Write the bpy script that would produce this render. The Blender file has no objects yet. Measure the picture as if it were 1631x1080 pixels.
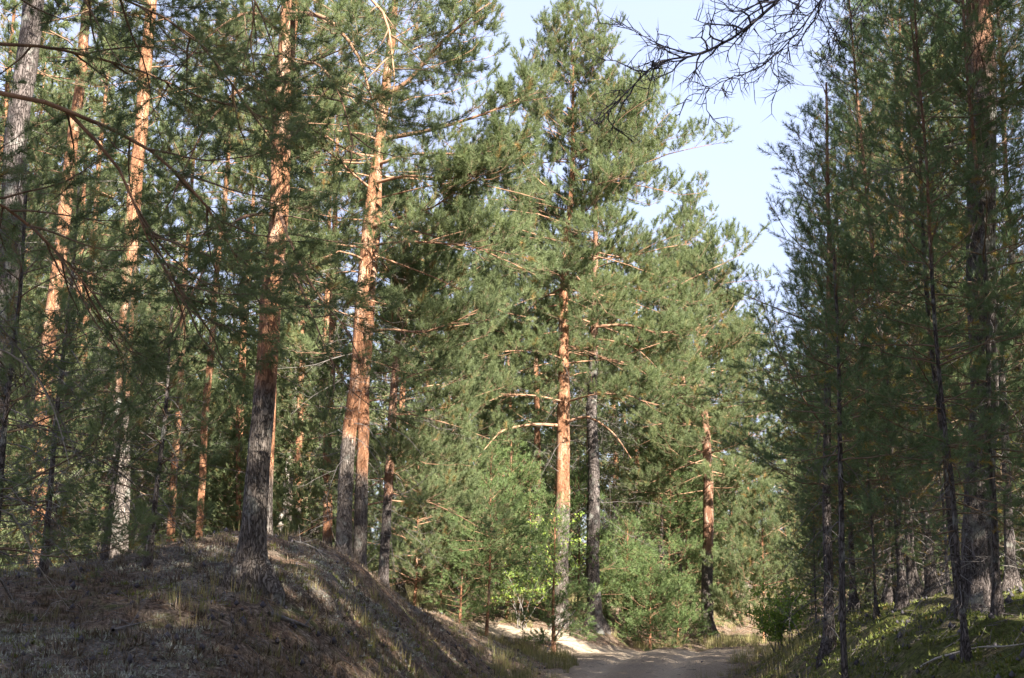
import bpy, math, random
import numpy as np
from mathutils import Vector

# ------------------------------------------------------------------ camera, sky, sun, exposure
scene = bpy.context.scene
COL = scene.collection
PITCH = math.radians(10.0)
FOC = 2240.0
cam_d = bpy.data.cameras.new('camera')
cam = bpy.data.objects.new('camera', cam_d)
COL.objects.link(cam)
cam.location = (0, 0, 1.6)
cam.rotation_euler = (math.radians(90) + PITCH, 0, 0)
cam_d.sensor_width = 36
cam_d.lens = 36 * FOC / 1631
cam_d.clip_start = 0.05
cam_d.clip_end = 3000
scene.camera = cam

SUN_EL = math.radians(31)
SUN_AZ = math.radians(150)      # from +Y (north) clockwise: right and behind the camera
world = bpy.data.worlds.new('World')
scene.world = world
world.use_nodes = True
wn = world.node_tree
wn.nodes.clear()
w_out = wn.nodes.new('ShaderNodeOutputWorld')
w_bg = wn.nodes.new('ShaderNodeBackground')
w_sky = wn.nodes.new('ShaderNodeTexSky')
w_sky.sky_type = 'NISHITA'
w_sky.sun_disc = False
w_sky.sun_elevation = SUN_EL
w_sky.sun_rotation = SUN_AZ
w_sky.air_density = 1.0
w_sky.dust_density = 1.2
w_sky.ozone_density = 3.0
w_bg.inputs['Strength'].default_value = 0.125
w_tc = wn.nodes.new('ShaderNodeTexCoord')
w_map = wn.nodes.new('ShaderNodeMapping')
w_map.inputs['Scale'].default_value = (1, 1, 3)
w_noise = wn.nodes.new('ShaderNodeTexNoise')
w_noise.inputs['Scale'].default_value = 1.6
w_noise.inputs['Detail'].default_value = 5
w_ramp = wn.nodes.new('ShaderNodeValToRGB')
w_ramp.color_ramp.elements[0].position = 0.30
w_ramp.color_ramp.elements[0].color = (0.78, 0.78, 0.78, 1)
w_ramp.color_ramp.elements[1].position = 0.75
w_ramp.color_ramp.elements[1].color = (0.95, 0.95, 0.95, 1)
w_mix = wn.nodes.new('ShaderNodeMixRGB')
w_mix.inputs['Color2'].default_value = (1.00, 1.07, 1.50, 1)      # thin high cloud veil
L = wn.links.new
L(w_tc.outputs['Generated'], w_map.inputs['Vector'])
L(w_map.outputs[0], w_noise.inputs['Vector'])
L(w_noise.outputs['Fac'], w_ramp.inputs[0])
L(w_ramp.outputs[0], w_mix.inputs['Fac'])
L(w_sky.outputs[0], w_mix.inputs['Color1'])
L(w_mix.outputs[0], w_bg.inputs['Color'])
L(w_bg.outputs[0], w_out.inputs['Surface'])

sun_d = bpy.data.lights.new('sun', 'SUN')
sun_d.energy = 4.8
sun_d.angle = math.radians(0.5)
sun_d.color = (1.0, 0.92, 0.81)
sun = bpy.data.objects.new('sun', sun_d)
COL.objects.link(sun)
_sd = Vector((math.sin(SUN_AZ) * math.cos(SUN_EL), math.cos(SUN_AZ) * math.cos(SUN_EL), math.sin(SUN_EL)))
sun.rotation_euler = _sd.to_track_quat('Z', 'Y').to_euler()
sun.location = (20, -20, 30)

scene.view_settings.view_transform = 'Standard'
scene.view_settings.look = 'None'
scene.view_settings.gamma = 1
scene.view_settings.use_curve_mapping = False
scene.view_settings.exposure = 2.65
scene.cycles.max_bounces = 6
scene.cycles.diffuse_bounces = 3
scene.cycles.transmission_bounces = 4

# ------------------------------------------------------------------ helpers
def at(px, py, Y):
    """point seen at photo pixel (px,py) lying Y metres ahead"""
    sp, cp = math.sin(PITCH), math.cos(PITCH)
    rx = (px - 815.5) / FOC
    ry = -(py - 540.0) / FOC
    dy = cp - ry * sp
    dz = sp + ry * cp
    t = Y / dy
    return np.array([rx * t, Y, 1.6 + dz * t])

def sstep(x):
    x = np.clip(x, 0, 1)
    return x * x * (3 - 2 * x)

_hr = np.random.default_rng(5)
_LAT = _hr.random((256, 256))
def vnoise(x, y):
    x = np.asarray(x, float); y = np.asarray(y, float)
    xi = np.floor(x).astype(int); yi = np.floor(y).astype(int)
    fx = x - xi; fy = y - yi
    fx = fx * fx * (3 - 2 * fx); fy = fy * fy * (3 - 2 * fy)
    a = _LAT[xi % 256, yi % 256]; b = _LAT[(xi + 1) % 256, yi % 256]
    c = _LAT[xi % 256, (yi + 1) % 256]; d = _LAT[(xi + 1) % 256, (yi + 1) % 256]
    return (a * (1 - fx) + b * fx) * (1 - fy) + (c * (1 - fx) + d * fx) * fy
def fbm(x, y, o=4):
    s = 0; a = .5
    for k in range(o):
        s = s + a * vnoise(x * 2 ** k + 17 * k, y * 2 ** k + 31 * k); a *= .5
    return s / (1 - .5 ** o)

XR = (np.array([-30, 0, 12, 25, 31, 38, 46, 70, 120.]), np.array([-1.5, -.4, .4, 1.9, 2.8, 4.2, 6.2, 14, 32.]))
XL = (np.array([-30, 0, 13, 25, 31, 36, 40, 46, 60, 300.]), np.array([-3, -1.2, -.25, .45, 1.0, .6, -1.3, -5, -7, -7.]))
XB = (np.array([-30, 0, 12, 20, 25, 31, 38, 45, 70, 300.]), np.array([.3, 1.3, 1.9, 2.9, 3.7, 5.0, 7.2, 10, 20, 90.]))
HL = (np.array([-30, 5, 10, 14, 20, 25, 30, 35, 42, 52, 300.]), np.array([.4, .5, 1.05, 1.55, 1.72, 1.55, 1.15, 1.15, 1.55, .95, 1.]))
HR = (np.array([-30, 5, 12, 20, 25, 31, 38, 60, 300.]), np.array([.7, .9, 1.1, 1.0, .85, .6, .4, .7, .8]))
def road_x(y): return np.interp(y, *XR)
def ground_z(x, y, fine=True):
    x = np.asarray(x, float); y = np.asarray(y, float)
    dl = np.interp(y, *XL) - x
    dr = x - np.interp(y, *XB)
    z = sstep(dl / np.interp(y, [5, 14, 25, 31], [2.2, 2.4, 3.2, 3.6])) * np.interp(y, *HL) + sstep(dr / 1.9) * np.interp(y, *HR)
    z = z + np.clip(dr - 1, 0, 5.5) * (.10 + .15 * (y < 60) * (1 - sstep((y - 24) / 14)))
    z = z + 0.62 * np.exp(-(((x + 3.6) / 1.7) ** 2 + ((y - 19.5) / 4.2) ** 2))
    yb = np.interp(x, [-6, -1, 1.3, 2.4, 4, 6], [33.5, 34.2, 34.6, 36.2, 41, 46])
    bank = np.clip((y - yb) * .21, 0, 1.05) * (1 - sstep((y - 60) / 20))
    z = np.where(bank > z, bank + .15 * np.clip(z, 0, 1), z + .15 * np.clip(bank, 0, 1))
    z = z + sstep((y - 40) / 14) * .45 + sstep((y - 55) / 80) * 2.6 * (1 - sstep((y - 150) / 100) * .6)
    if fine:
        w = np.clip(np.maximum(sstep(dl / .8), sstep(dr / .8)), 0, 1)
        n = fbm(x * 1.3 + 40, y * 1.3 + 40) - .5
        n2 = fbm(x * 6 + 11, y * 6 + 70, 3) - .5
        z = z + (n * .28 + n2 * .09) * w + n2 * .03
        # wheel ruts of the sandy road
        c = x - road_x(y)
        on = (1 - w) * (np.abs(c) < 2)
        z = z - on * .085 * (np.exp(-((c - .72) / .25) ** 2) + np.exp(-((c + .72) / .25) ** 2))
    return z
def gz(x, y): return float(ground_z(x, y, True))

def tag(o, label=None, cat=None, group=None, kind=None):
    if label: o['label'] = label
    if cat: o['category'] = cat
    if group: o['group'] = group
    if kind: o['kind'] = kind
    return o
def empty(name, loc, label, cat, group=None):
    o = bpy.data.objects.new(name, None)
    o.empty_display_size = .2
    COL.objects.link(o)
    o.location = loc
    return tag(o, label, cat, group)

def make_mesh(name, V, F, mats, mi=None, attrs=None, smooth=False):
    """V (n,3); F list of index arrays (m,3) or (m,4)"""
    me = bpy.data.meshes.new(name)
    V = np.asarray(V, np.float32)
    me.vertices.add(len(V)); me.vertices.foreach_set('co', V.ravel())
    tot = np.concatenate([np.full(len(f), f.shape[1]) for f in F]) if F else np.zeros(0, int)
    loops = np.concatenate([f.ravel() for f in F])
    me.loops.add(len(loops)); me.loops.foreach_set('vertex_index', loops.astype(np.int32))
    me.polygons.add(len(tot))
    st = np.concatenate([[0], np.cumsum(tot)[:-1]])
    me.polygons.foreach_set('loop_start', st.astype(np.int32))
    for m in mats: me.materials.append(m)
    if mi is not None: me.polygons.foreach_set('material_index', np.asarray(mi, np.int32))
    if smooth is not False:
        sm = np.ones(len(tot), bool) if smooth is True else np.asarray(smooth, bool)
        me.polygons.foreach_set('use_smooth', sm)
    for k, a in (attrs or {}).items():
        at_ = me.attributes.new(k, 'FLOAT', 'POINT'); at_.data.foreach_set('value', np.asarray(a, np.float32))
    me.update(calc_edges=True)
    return me
def link(name, me, parent=None, loc=None):
    o = bpy.data.objects.new(name, me)
    COL.objects.link(o)
    if parent: o.parent = parent
    if loc is not None: o.location = loc
    return o

# ------------------------------------------------------------------ materials
def nt(name):
    m = bpy.data.materials.new(name); m.use_nodes = True
    n = m.node_tree; n.nodes.clear()
    return m, n
def N(n, t, **kw):
    x = n.nodes.new(t)
    for k, v in kw.items():
        if k in x.inputs: x.inputs[k].default_value = v
        else: setattr(x, k, v)
    return x
def ramp(n, stops, src=None):
    r = n.nodes.new('ShaderNodeValToRGB')
    e = r.color_ramp.elements
    e[0].position, e[0].color = stops[0][0], (*stops[0][1], 1)
    e[1].position, e[1].color = stops[-1][0], (*stops[-1][1], 1)
    for p, c in stops[1:-1]:
        k = e.new(p); k.color = (*c, 1)
    if src: n.links.new(src, r.inputs[0])
    return r
def attr(n, name):
    a = n.nodes.new('ShaderNodeAttribute'); a.attribute_name = name; return a
def math_(n, op, a, b=None):
    m = n.nodes.new('ShaderNodeMath'); m.operation = op
    for i, v in enumerate((a, b)):
        if v is None: continue
        if isinstance(v, (int, float)): m.inputs[i].default_value = v
        else: n.links.new(v, m.inputs[i])
    return m.outputs[0]
def mixc(n, f, a, b, blend='MIX'):
    m = n.nodes.new('ShaderNodeMixRGB'); m.blend_type = blend
    for i, v in enumerate((f, a, b)):
        if isinstance(v, (int, float)): m.inputs[i].default_value = v
        elif isinstance(v, tuple): m.inputs[i].default_value = (*v, 1)
        else: n.links.new(v, m.inputs[i])
    return m.outputs[0]

def leafy(name, stops, trans=.35, tcol=1.25, rough=.55, spec=.25, obvar=.25):
    """foliage: colour varies shoot by shoot (attribute tint) and a little tree by tree"""
    m, n = nt(name)
    out = N(n, 'ShaderNodeOutputMaterial')
    r = ramp(n, stops, attr(n, 'tint').outputs['Fac'])
    oi = N(n, 'ShaderNodeObjectInfo')
    v = N(n, 'ShaderNodeHueSaturation')
    n.links.new(r.outputs[0], v.inputs['Color'])
    n.links.new(math_(n, 'MULTIPLY_ADD', oi.outputs['Random'], obvar), v.inputs['Value'])
    v.inputs['Value'].links[0].from_node.inputs[2].default_value = 1 - obvar * .5
    p = N(n, 'ShaderNodeBsdfPrincipled', Roughness=rough)
    p.inputs['Specular IOR Level'].default_value = spec
    t = N(n, 'ShaderNodeBsdfTranslucent')
    n.links.new(v.outputs[0], p.inputs['Base Color'])
    tc = mixc(n, 1.0, v.outputs[0], (tcol, tcol * 1.05, tcol * .75), 'MULTIPLY')
    n.links.new(tc, t.inputs['Color'])
    mx = N(n, 'ShaderNodeMixShader'); mx.inputs[0].default_value = trans
    n.links.new(p.outputs[0], mx.inputs[1]); n.links.new(t.outputs[0], mx.inputs[2])
    n.links.new(mx.outputs[0], out.inputs[0])
    return m
M_needle = leafy('pine_needles', [(0, (.092, .120, .060)), (.45, (.138, .170, .082)), (.80, (.175, .198, .092)), (.93, (.20, .19, .08)), (.955, (.22, .16, .06)), (1, (.26, .15, .06))], trans=.48)
M_needle_y = leafy('young_pine_needles', [(0, (.080, .118, .060)), (.5, (.115, .160, .076)), (.88, (.150, .185, .080)), (.93, (.22, .19, .05)), (1, (.36, .21, .05))], trans=.4)
M_spruce = leafy('bright_conifer_needles', [(0, (.085, .125, .050)), (.6, (.125, .175, .066)), (1, (.17, .21, .075))], trans=.35)
M_leaf = leafy('deciduous_leaves', [(0, (.16, .24, .05)), (.6, (.26, .36, .07)), (1, (.36, .42, .09))], trans=.45)
M_grass = leafy('dry_grass_blades', [(0, (.11, .13, .045)), (.4, (.18, .17, .07)), (.8, (.29, .23, .12)), (1, (.36, .29, .17))], trans=.3)
M_heather = leafy('heather_sprigs', [(0, (.085, .062, .044)), (.35, (.175, .128, .092)), (.62, (.27, .215, .155)), (.82, (.115, .125, .060)), (1, (.16, .17, .075))], trans=.1)
M_lichen = leafy('reindeer_lichen', [(0, (.20, .20, .155)), (.6, (.34, .34, .275)), (1, (.46, .46, .385))], trans=.1)
M_moss = leafy('moss_and_bilberry', [(0, (.065, .085, .024)), (.5, (.13, .155, .036)), (.85, (.19, .195, .045)), (1, (.22, .14, .05))], trans=.2)

def bark_mat(name, greys, oranges, scale=1.0):
    """attribute age: 1 = thick grey plates low on the stem, 0 = thin flaking orange bark"""
    m, n = nt(name)
    out = N(n, 'ShaderNodeOutputMaterial')
    tc = N(n, 'ShaderNodeTexCoord')
    mp = N(n, 'ShaderNodeMapping'); mp.inputs['Scale'].default_value = (1, 1, .22)
    n.links.new(tc.outputs['Object'], mp.inputs[0])
    no = N(n, 'ShaderNodeTexNoise', Scale=9 * scale, Detail=6); n.links.new(mp.outputs[0], no.inputs['Vector'])
    nl = N(n, 'ShaderNodeTexNoise', Scale=2.2, Detail=4); n.links.new(tc.outputs['Object'], nl.inputs['Vector'])
    dv = N(n, 'ShaderNodeMixRGB'); dv.inputs[0].default_value = .24
    n.links.new(mp.outputs[0], dv.inputs[1]); n.links.new(no.outputs['Color'], dv.inputs[2])
    vo = N(n, 'ShaderNodeTexVoronoi', Scale=42 * scale); vo.feature = 'DISTANCE_TO_EDGE'
    n.links.new(dv.outputs[0], vo.inputs['Vector'])
    vc = N(n, 'ShaderNodeTexVoronoi', Scale=42 * scale); n.links.new(dv.outputs[0], vc.inputs['Vector'])
    cellv = N(n, 'ShaderNodeSeparateColor'); n.links.new(vc.outputs['Color'], cellv.inputs[0])
    g = ramp(n, [(0, greys[0]), (.5, greys[1]), (1, greys[2])], math_(n, 'MULTIPLY_ADD', cellv.outputs[0], .4))
    g.inputs[0].links[0].from_node.inputs[2].default_value = 0.0
    n.links.new(math_(n, 'MULTIPLY', no.outputs['Fac'], .62), g.inputs[0].links[0].from_node.inputs[2])
    vo2 = N(n, 'ShaderNodeTexVoronoi', Scale=13 * scale); n.links.new(dv.outputs[0], vo2.inputs['Vector'])
    c2 = N(n, 'ShaderNodeSeparateColor'); n.links.new(vo2.outputs['Color'], c2.inputs[0])
    om = math_(n, 'ADD', math_(n, 'MULTIPLY', c2.outputs[0], .45), math_(n, 'MULTIPLY', no.outputs['Fac'], .6))
    o_ = ramp(n, [(.15, oranges[0]), (.38, oranges[1]), (.62, oranges[2]), (.85, oranges[3])], om)
    crack = ramp(n, [(0, (.42, .39, .36)), (.16, (1, 1, 1))], vo.outputs['Distance'])
    crack2 = ramp(n, [(0, (.72, .66, .62)), (.03, (1, 1, 1))], vo.outputs['Distance'])
    gcol = mixc(n, 1.0, g.outputs[0], crack.outputs[0], 'MULTIPLY')
    ocol = mixc(n, 1.0, o_.outputs[0], crack2.outputs[0], 'MULTIPLY')
    fac = math_(n, 'ADD', attr(n, 'age').outputs['Fac'], math_(n, 'MULTIPLY_ADD', nl.outputs['Fac'], .9))
    fac.node.inputs[1].links[0].from_node.inputs[2].default_value = -.45
    fr = ramp(n, [(.38, (0, 0, 0)), (.62, (1, 1, 1))], fac)
    c = mixc(n, fr.outputs[0], ocol, gcol)
    lich = N(n, 'ShaderNodeTexNoise', Scale=5, Detail=8); n.links.new(tc.outputs['Object'], lich.inputs['Vector'])
    lr = ramp(n, [(.56, (0, 0, 0)), (.66, (.55, .55, .55))], lich.outputs['Fac'])
    lm = math_(n, 'MULTIPLY', lr.outputs[0], fr.outputs[0])
    c = mixc(n, lm, c, (.30, .31, .27))
    p = N(n, 'ShaderNodeBsdfPrincipled', Roughness=.85)
    p.inputs['Specular IOR Level'].default_value = .2
    n.links.new(c, p.inputs['Base Color'])
    bp = N(n, 'ShaderNodeBump', Strength=.9, Distance=.03)
    hh = math_(n, 'ADD', math_(n, 'MULTIPLY', ramp(n, [(0, (0, 0, 0)), (.14, (1, 1, 1))], vo.outputs['Distance']).outputs[0], 1.0), no.outputs['Fac'])
    n.links.new(hh, bp.inputs['Height']); n.links.new(bp.outputs[0], p.inputs['Normal'])
    n.links.new(p.outputs[0], out.inputs[0])
    return m
OR = [(.09, .050, .034), (.25, .118, .062), (.36, .180, .098), (.46, .32, .23)]
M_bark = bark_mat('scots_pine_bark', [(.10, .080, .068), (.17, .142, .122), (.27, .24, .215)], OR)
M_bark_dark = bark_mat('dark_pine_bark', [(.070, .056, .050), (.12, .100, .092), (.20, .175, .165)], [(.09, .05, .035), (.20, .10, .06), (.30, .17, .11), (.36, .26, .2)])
def plain(name, c0, c1, scale=12, rough=.9):
    m, n = nt(name)
    out = N(n, 'ShaderNodeOutputMaterial'); tc = N(n, 'ShaderNodeTexCoord')
    no = N(n, 'ShaderNodeTexNoise', Scale=scale, Detail=4); n.links.new(tc.outputs['Object'], no.inputs['Vector'])
    r = ramp(n, [(.3, c0), (.7, c1)], no.outputs['Fac'])
    p = N(n, 'ShaderNodeBsdfPrincipled', Roughness=rough); p.inputs['Specular IOR Level'].default_value = .15
    n.links.new(r.outputs[0], p.inputs['Base Color']); n.links.new(p.outputs[0], out.inputs[0])
    return m
M_twig = plain('live_twig_bark', (.11, .075, .05), (.21, .145, .095))
M_limb = plain('limb_bark', (.16, .09, .06), (.36, .21, .13), 7)
M_dead = plain('dead_grey_twigs', (.10, .088, .080), (.21, .19, .175))
M_bare = plain('blackish_bare_wood', (.05, .045, .05), (.11, .10, .11))
M_pale = plain('weathered_pale_wood', (.22, .195, .165), (.42, .38, .33), 9)

# ------------------------------------------------------------------ wood and needle geometry
class Geo:
    def __init__(s):
        s.sp, s.sq, s.s0, s.s1 = [], [], [], []       # tube segments
        s.tp, s.td, s.tl, s.tt = [], [], [], []       # needle shoots
    def segs(s, p, q, r0, r1):
        s.sp.append(np.atleast_2d(p)); s.sq.append(np.atleast_2d(q))
        n = len(s.sp[-1])
        s.s0.append(np.broadcast_to(r0, (n,))); s.s1.append(np.broadcast_to(r1, (n,)))
    def poly(s, pts, radii):
        s.segs(pts[:-1], pts[1:], np.asarray(radii)[:-1], np.asarray(radii)[1:])
    def shoots(s, p, d, l, t):
        p = np.atleast_2d(p); n = len(p)
        s.tp.append(p); s.td.append(np.broadcast_to(d, (n, 3))); s.tl.append(np.broadcast_to(l, (n,))); s.tt.append(np.broadcast_to(t, (n,)))
def unit(v): return v / np.maximum(np.linalg.norm(v, axis=-1, keepdims=True), 1e-9)
def frames(d):
    a = np.where(np.abs(d[:, 2:3]) > .9, np.array([[1., 0, 0]]), np.array([[0, 0, 1.]]))
    e1 = unit(np.cross(d, a)); e2 = np.cross(d, e1)
    return e1, e2
def wood_arrays(G, k=3):
    if not G.sp: return np.zeros((0, 3)), []
    p = np.concatenate(G.sp); q = np.concatenate(G.sq); r0 = np.concatenate(G.s0); r1 = np.concatenate(G.s1)
    d = unit(q - p); e1, e2 = frames(d)
    n = len(p); ang = np.arange(k) * 2 * math.pi / k
    ring = e1[:, None] * np.cos(ang)[None, :, None] + e2[:, None] * np.sin(ang)[None, :, None]
    tips = r1 < .0020 * (r0 < .0048) 
    V = []; F = []; off = 0
    for sel, cone in ((~tips, False), (tips, True)):
        if not sel.any(): continue
        m = sel.sum(); a = p[sel][:, None] + ring[sel] * r0[sel][:, None, None]
        if cone:
            v = np.concatenate([a, q[sel][:, None]], 1).reshape(-1, 3)
            b = off + np.arange(m)[:, None] * (k + 1)
            for j in range(k):
                F.append(np.concatenate([b + j, b + (j + 1) % k, b + k], 1))
        else:
            c = q[sel][:, None] + ring[sel] * r1[sel][:, None, None]
            v = np.concatenate([a, c], 1).reshape(-1, 3)
            b = off + np.arange(m)[:, None] * 2 * k
            for j in range(k):
                j2 = (j + 1) % k
                F.append(np.concatenate([b + j, b + j2, b + k + j2, b + k + j], 1))
        V.append(v); off += len(v)
    return np.concatenate(V), F
def needle_arrays(G, rng, n=14, nl=.06, w=.006, spread=(25, 60)):
    if not G.tp: return np.zeros((0, 3)), np.zeros((0, 3), int), np.zeros(0)
    P = np.concatenate(G.tp); D = unit(np.concatenate(G.td)); S = np.concatenate(G.tl); T = np.concatenate(G.tt)
    e1, e2 = frames(D); m = len(P)
    u = rng.random((m, n)); ph = rng.random((m, n)) * 2 * math.pi
    th = np.radians(spread[0] + (spread[1] - spread[0]) * rng.random((m, n))) * (1.1 - .5 * u)
    rad = e1[:, None] * np.cos(ph)[..., None] + e2[:, None] * np.sin(ph)[..., None]
    nd = D[:, None] * np.cos(th)[..., None] + rad * np.sin(th)[..., None]
    b = P[:, None] + D[:, None] * (S[:, None] * u)[..., None]
    le = nl * (.75 + .5 * rng.random((m, n)))
    tip = b + nd * le[..., None]
    side = unit(np.cross(nd, unit(rng.normal(size=(m, n, 3))))) * (w * .5)
    V = np.stack([b - side, b + side, tip], 2).reshape(-1, 3)
    F = np.arange(len(V)).reshape(-1, 3)
    tt = np.repeat(np.clip(T[:, None] + rng.normal(size=(m, n)) * .03, 0, 1), 3)
    return V, F, tt
def foliage_mesh(name, G, rng, mat_n, mat_w, k=3, extra=None, **kw):
    """one crown mesh: needles (slot 0) and twigs (slot 1)"""
    V1, F1, T = needle_arrays(G, rng, **kw)
    V2, F2 = wood_arrays(G, k)
    V = np.concatenate([V1, V2]); F = []; mi = []
    if len(F1): F.append(F1); mi.append(np.zeros(len(F1)))
    for f in F2: F.append(f + len(V1)); mi.append(np.ones(len(f)))
    att = np.concatenate([T, np.full(len(V2), .5)])
    return make_mesh(name, V, F, [mat_n, mat_w], np.concatenate(mi), {'tint': att, 'age': np.zeros(len(V))})
def wood_mesh(name, G, mat, k=5, age=0.0):
    V, F = wood_arrays(G, k)
    return make_mesh(name, V, F, [mat], None, {'age': np.full(len(V), age), 'tint': np.full(len(V), .5)}, smooth=True)

def curve_pts(pts, step=.2):
    """Catmull-Rom through pts"""
    pts = np.asarray(pts, float)
    if len(pts) < 3:
        n = max(2, int(np.linalg.norm(pts[-1] - pts[0]) / step)); t = np.linspace(0, 1, n)[:, None]
        return pts[0] * (1 - t) + pts[-1] * t
    P = np.vstack([2 * pts[0] - pts[1], pts, 2 * pts[-1] - pts[-2]]); out = []
    for i in range(1, len(P) - 2):
        a, b, c, d = P[i - 1:i + 3]
        n = max(2, int(np.linalg.norm(c - b) / step)); t = np.linspace(0, 1, n, endpoint=False)[:, None]
        out.append(.5 * ((2 * b) + (-a + c) * t + (2 * a - 5 * b + 4 * c - d) * t ** 2 + (-a + 3 * b - 3 * c + d) * t ** 3))
    out.append(P[-2][None]); return np.concatenate(out)

def tube_smooth(pts, rad, k=16, age=None, rough=.0, rng=None, cap=True, fx=1.0, flare=None):
    """continuous tube with bark relief; returns mesh arrays"""
    pts = np.asarray(pts); n = len(pts)
    d = np.gradient(pts, axis=0); d = unit(d); e1, e2 = frames(d)
    if (np.abs(d[:, 2]) > .9).any():
        e1 = unit(np.cross(d, np.array([0, 1., .001]))); e2 = np.cross(d, e1)
    ang = np.arange(k) * 2 * math.pi / k
    R = np.asarray(rad)[:, None] * np.ones((1, k))
    if rough:
        zz = pts[:, 2:3]; s = rng.random() * 50
        nn = fbm(np.cos(ang)[None] * 2.2 * fx + s + 8, zz * 1.6 * fx + np.sin(ang)[None] * 2.2 * fx + 60, 4) - .5
        n2 = vnoise(ang[None] * k / 4.2 + s, zz * 7 + s) - .5
        R = R * (1 + rough * (nn * 1.2 + n2 * .6))
    if flare is not None:
        ph = rng.random() * 6
        R = R * (1 + flare[:, None] * np.clip(.35 + np.sin(ang * 3 + ph) * .5 + np.sin(ang * 5 + ph * 2) * .35, 0, 2)[None])
    V = pts[:, None] + (e1[:, None] * np.cos(ang)[None, :, None] + e2[:, None] * np.sin(ang)[None, :, None]) * R[..., None]
    V = V.reshape(-1, 3)
    i = np.arange(n - 1)[:, None] * k; j = np.arange(k)[None]; j2 = (j + 1) % k
    F = np.stack([i + j, i + j2, i + k + j2, i + k + j], -1).reshape(-1, 4)
    return V, F, n, k

def limb(G, rng, path, r0, f0=.35, sec=.24, klen=.42, foliage=True, lush=1.0, ter=.11, shoot=.14, up=.35, tint=.45, wood=None, tl=(.07, .22), smin=.22, rtip=.2):
    """a bough: main axis in `wood` (or G), side shoots, twigs and needle shoots in G"""
    path = np.asarray(path); W = wood or G
    seg = np.linalg.norm(np.diff(path, axis=0), axis=1); cum = np.concatenate([[0], np.cumsum(seg)]); Lg = cum[-1]
    rr = r0 * (1 - (1 - rtip) * (cum / Lg) ** .8)
    W.poly(path, rr)
    P = lambda t: np.array([np.interp(t * Lg, cum, path[:, a]) for a in range(3)])
    m = max(2, int(Lg * (1 - .2) / sec * lush)); side = 1 if rng.random() < .5 else -1
    for i in range(m):
        t = .15 + .85 * (i + rng.random() * .7) / m
        if t > 1: t = 1.
        if foliage and t < f0 * .7 and rng.random() < .6: continue
        p = P(t); T = unit(P(min(1, t + .04)) - P(max(0, t - .06)))
        S = unit(np.cross(T, [0, 0, 1.]) + 1e-6); U = np.cross(S, T); side = -side
        a = math.radians(rng.uniform(35, 65)); b = math.radians(rng.uniform(-25, 40))
        dv = T * math.cos(a) + (S * side * math.cos(b) + U * math.sin(b)) * math.sin(a)
        ls = (Lg * klen * (1 - t) ** .8 + smin) * rng.uniform(.6, 1.15)
        ns = 3 if foliage else 5; pp = [p]; dd = dv
        for q in range(ns):
            dd = unit(dd + np.array([0, 0, (up if foliage else -.12)]) * .35 + rng.normal(size=3) * (.12 if foliage else .38) + T * .12)
            pp.append(pp[-1] + dd * ls / ns)
        pp = np.array(pp); rs = max(.0025, r0 * .32 * (1 - .6 * t))
        G.poly(pp, np.linspace(rs, .0016 if not foliage else .0022, ns + 1))
        live = foliage and t > f0 * .8
        m2 = max(2, int(ls / ter * lush))
        tt = (rng.random(m2) * .8 + .2) * ns
        ii = np.minimum(tt.astype(int), ns - 1); fr = (tt - ii)[:, None]
        b0 = pp[ii] * (1 - fr) + pp[ii + 1] * fr
        ax = unit(pp[ii + 1] - pp[ii]); rnd = unit(rng.normal(size=(m2, 3)))
        d2 = unit(ax * .75 + rnd * (.75 if foliage else 1.) + np.array([0, 0, up if foliage else -.1]))
        l2 = rng.uniform(tl[0], tl[1], m2) * (1.4 if not foliage else 1)
        e = b0 + d2 * l2[:, None]
        if live: G.segs(b0, e, .0028, .001)
        else:
            mid = b0 + d2 * l2[:, None] * .5; e = mid + unit(d2 + rng.normal(size=(m2, 3)) * .55) * l2[:, None] * .5
            G.segs(b0, mid, .0026, .0018); G.segs(mid, e, .0018, .001)
        if live:
            tn = np.clip(tint + rng.normal(size=m2) * .20, 0, .94)
            tn = np.where(rng.random(m2) < BROWN, .97, tn)
            G.shoots(e - d2 * (shoot * .45), d2, shoot, tn)
            G.shoots(pp[-1] - dd * shoot * .3, dd, shoot * 1.1, np.clip(tint + rng.normal() * .15, 0, .94))
        elif not foliage:
            d3 = unit(d2 + rng.normal(size=(m2, 3)) * .9); G.segs(mid, mid + d3 * l2[:, None] * .55, .0016, .001)
    if foliage:
        T = unit(path[-1] - path[-2]); G.shoots(path[-1] - T * .05, T, shoot * 1.2, tint)
BROWN = .035

def bough_path(rng, p0, az, el, Ln, droop=.1, upt=.25, n=7, wig=.11):
    d = np.array([math.sin(az) * math.cos(el), math.cos(az) * math.cos(el), math.sin(el)])
    pts = [np.array(p0, float)]
    for i in range(n):
        t = i / (n - 1)
        d = unit(d + np.array([0, 0, -droop * (1 - t) + upt * t ** 1.5]) * .5 + rng.normal(size=3) * wig)
        pts.append(pts[-1] + d * Ln / n)
    return np.array(pts)

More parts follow.
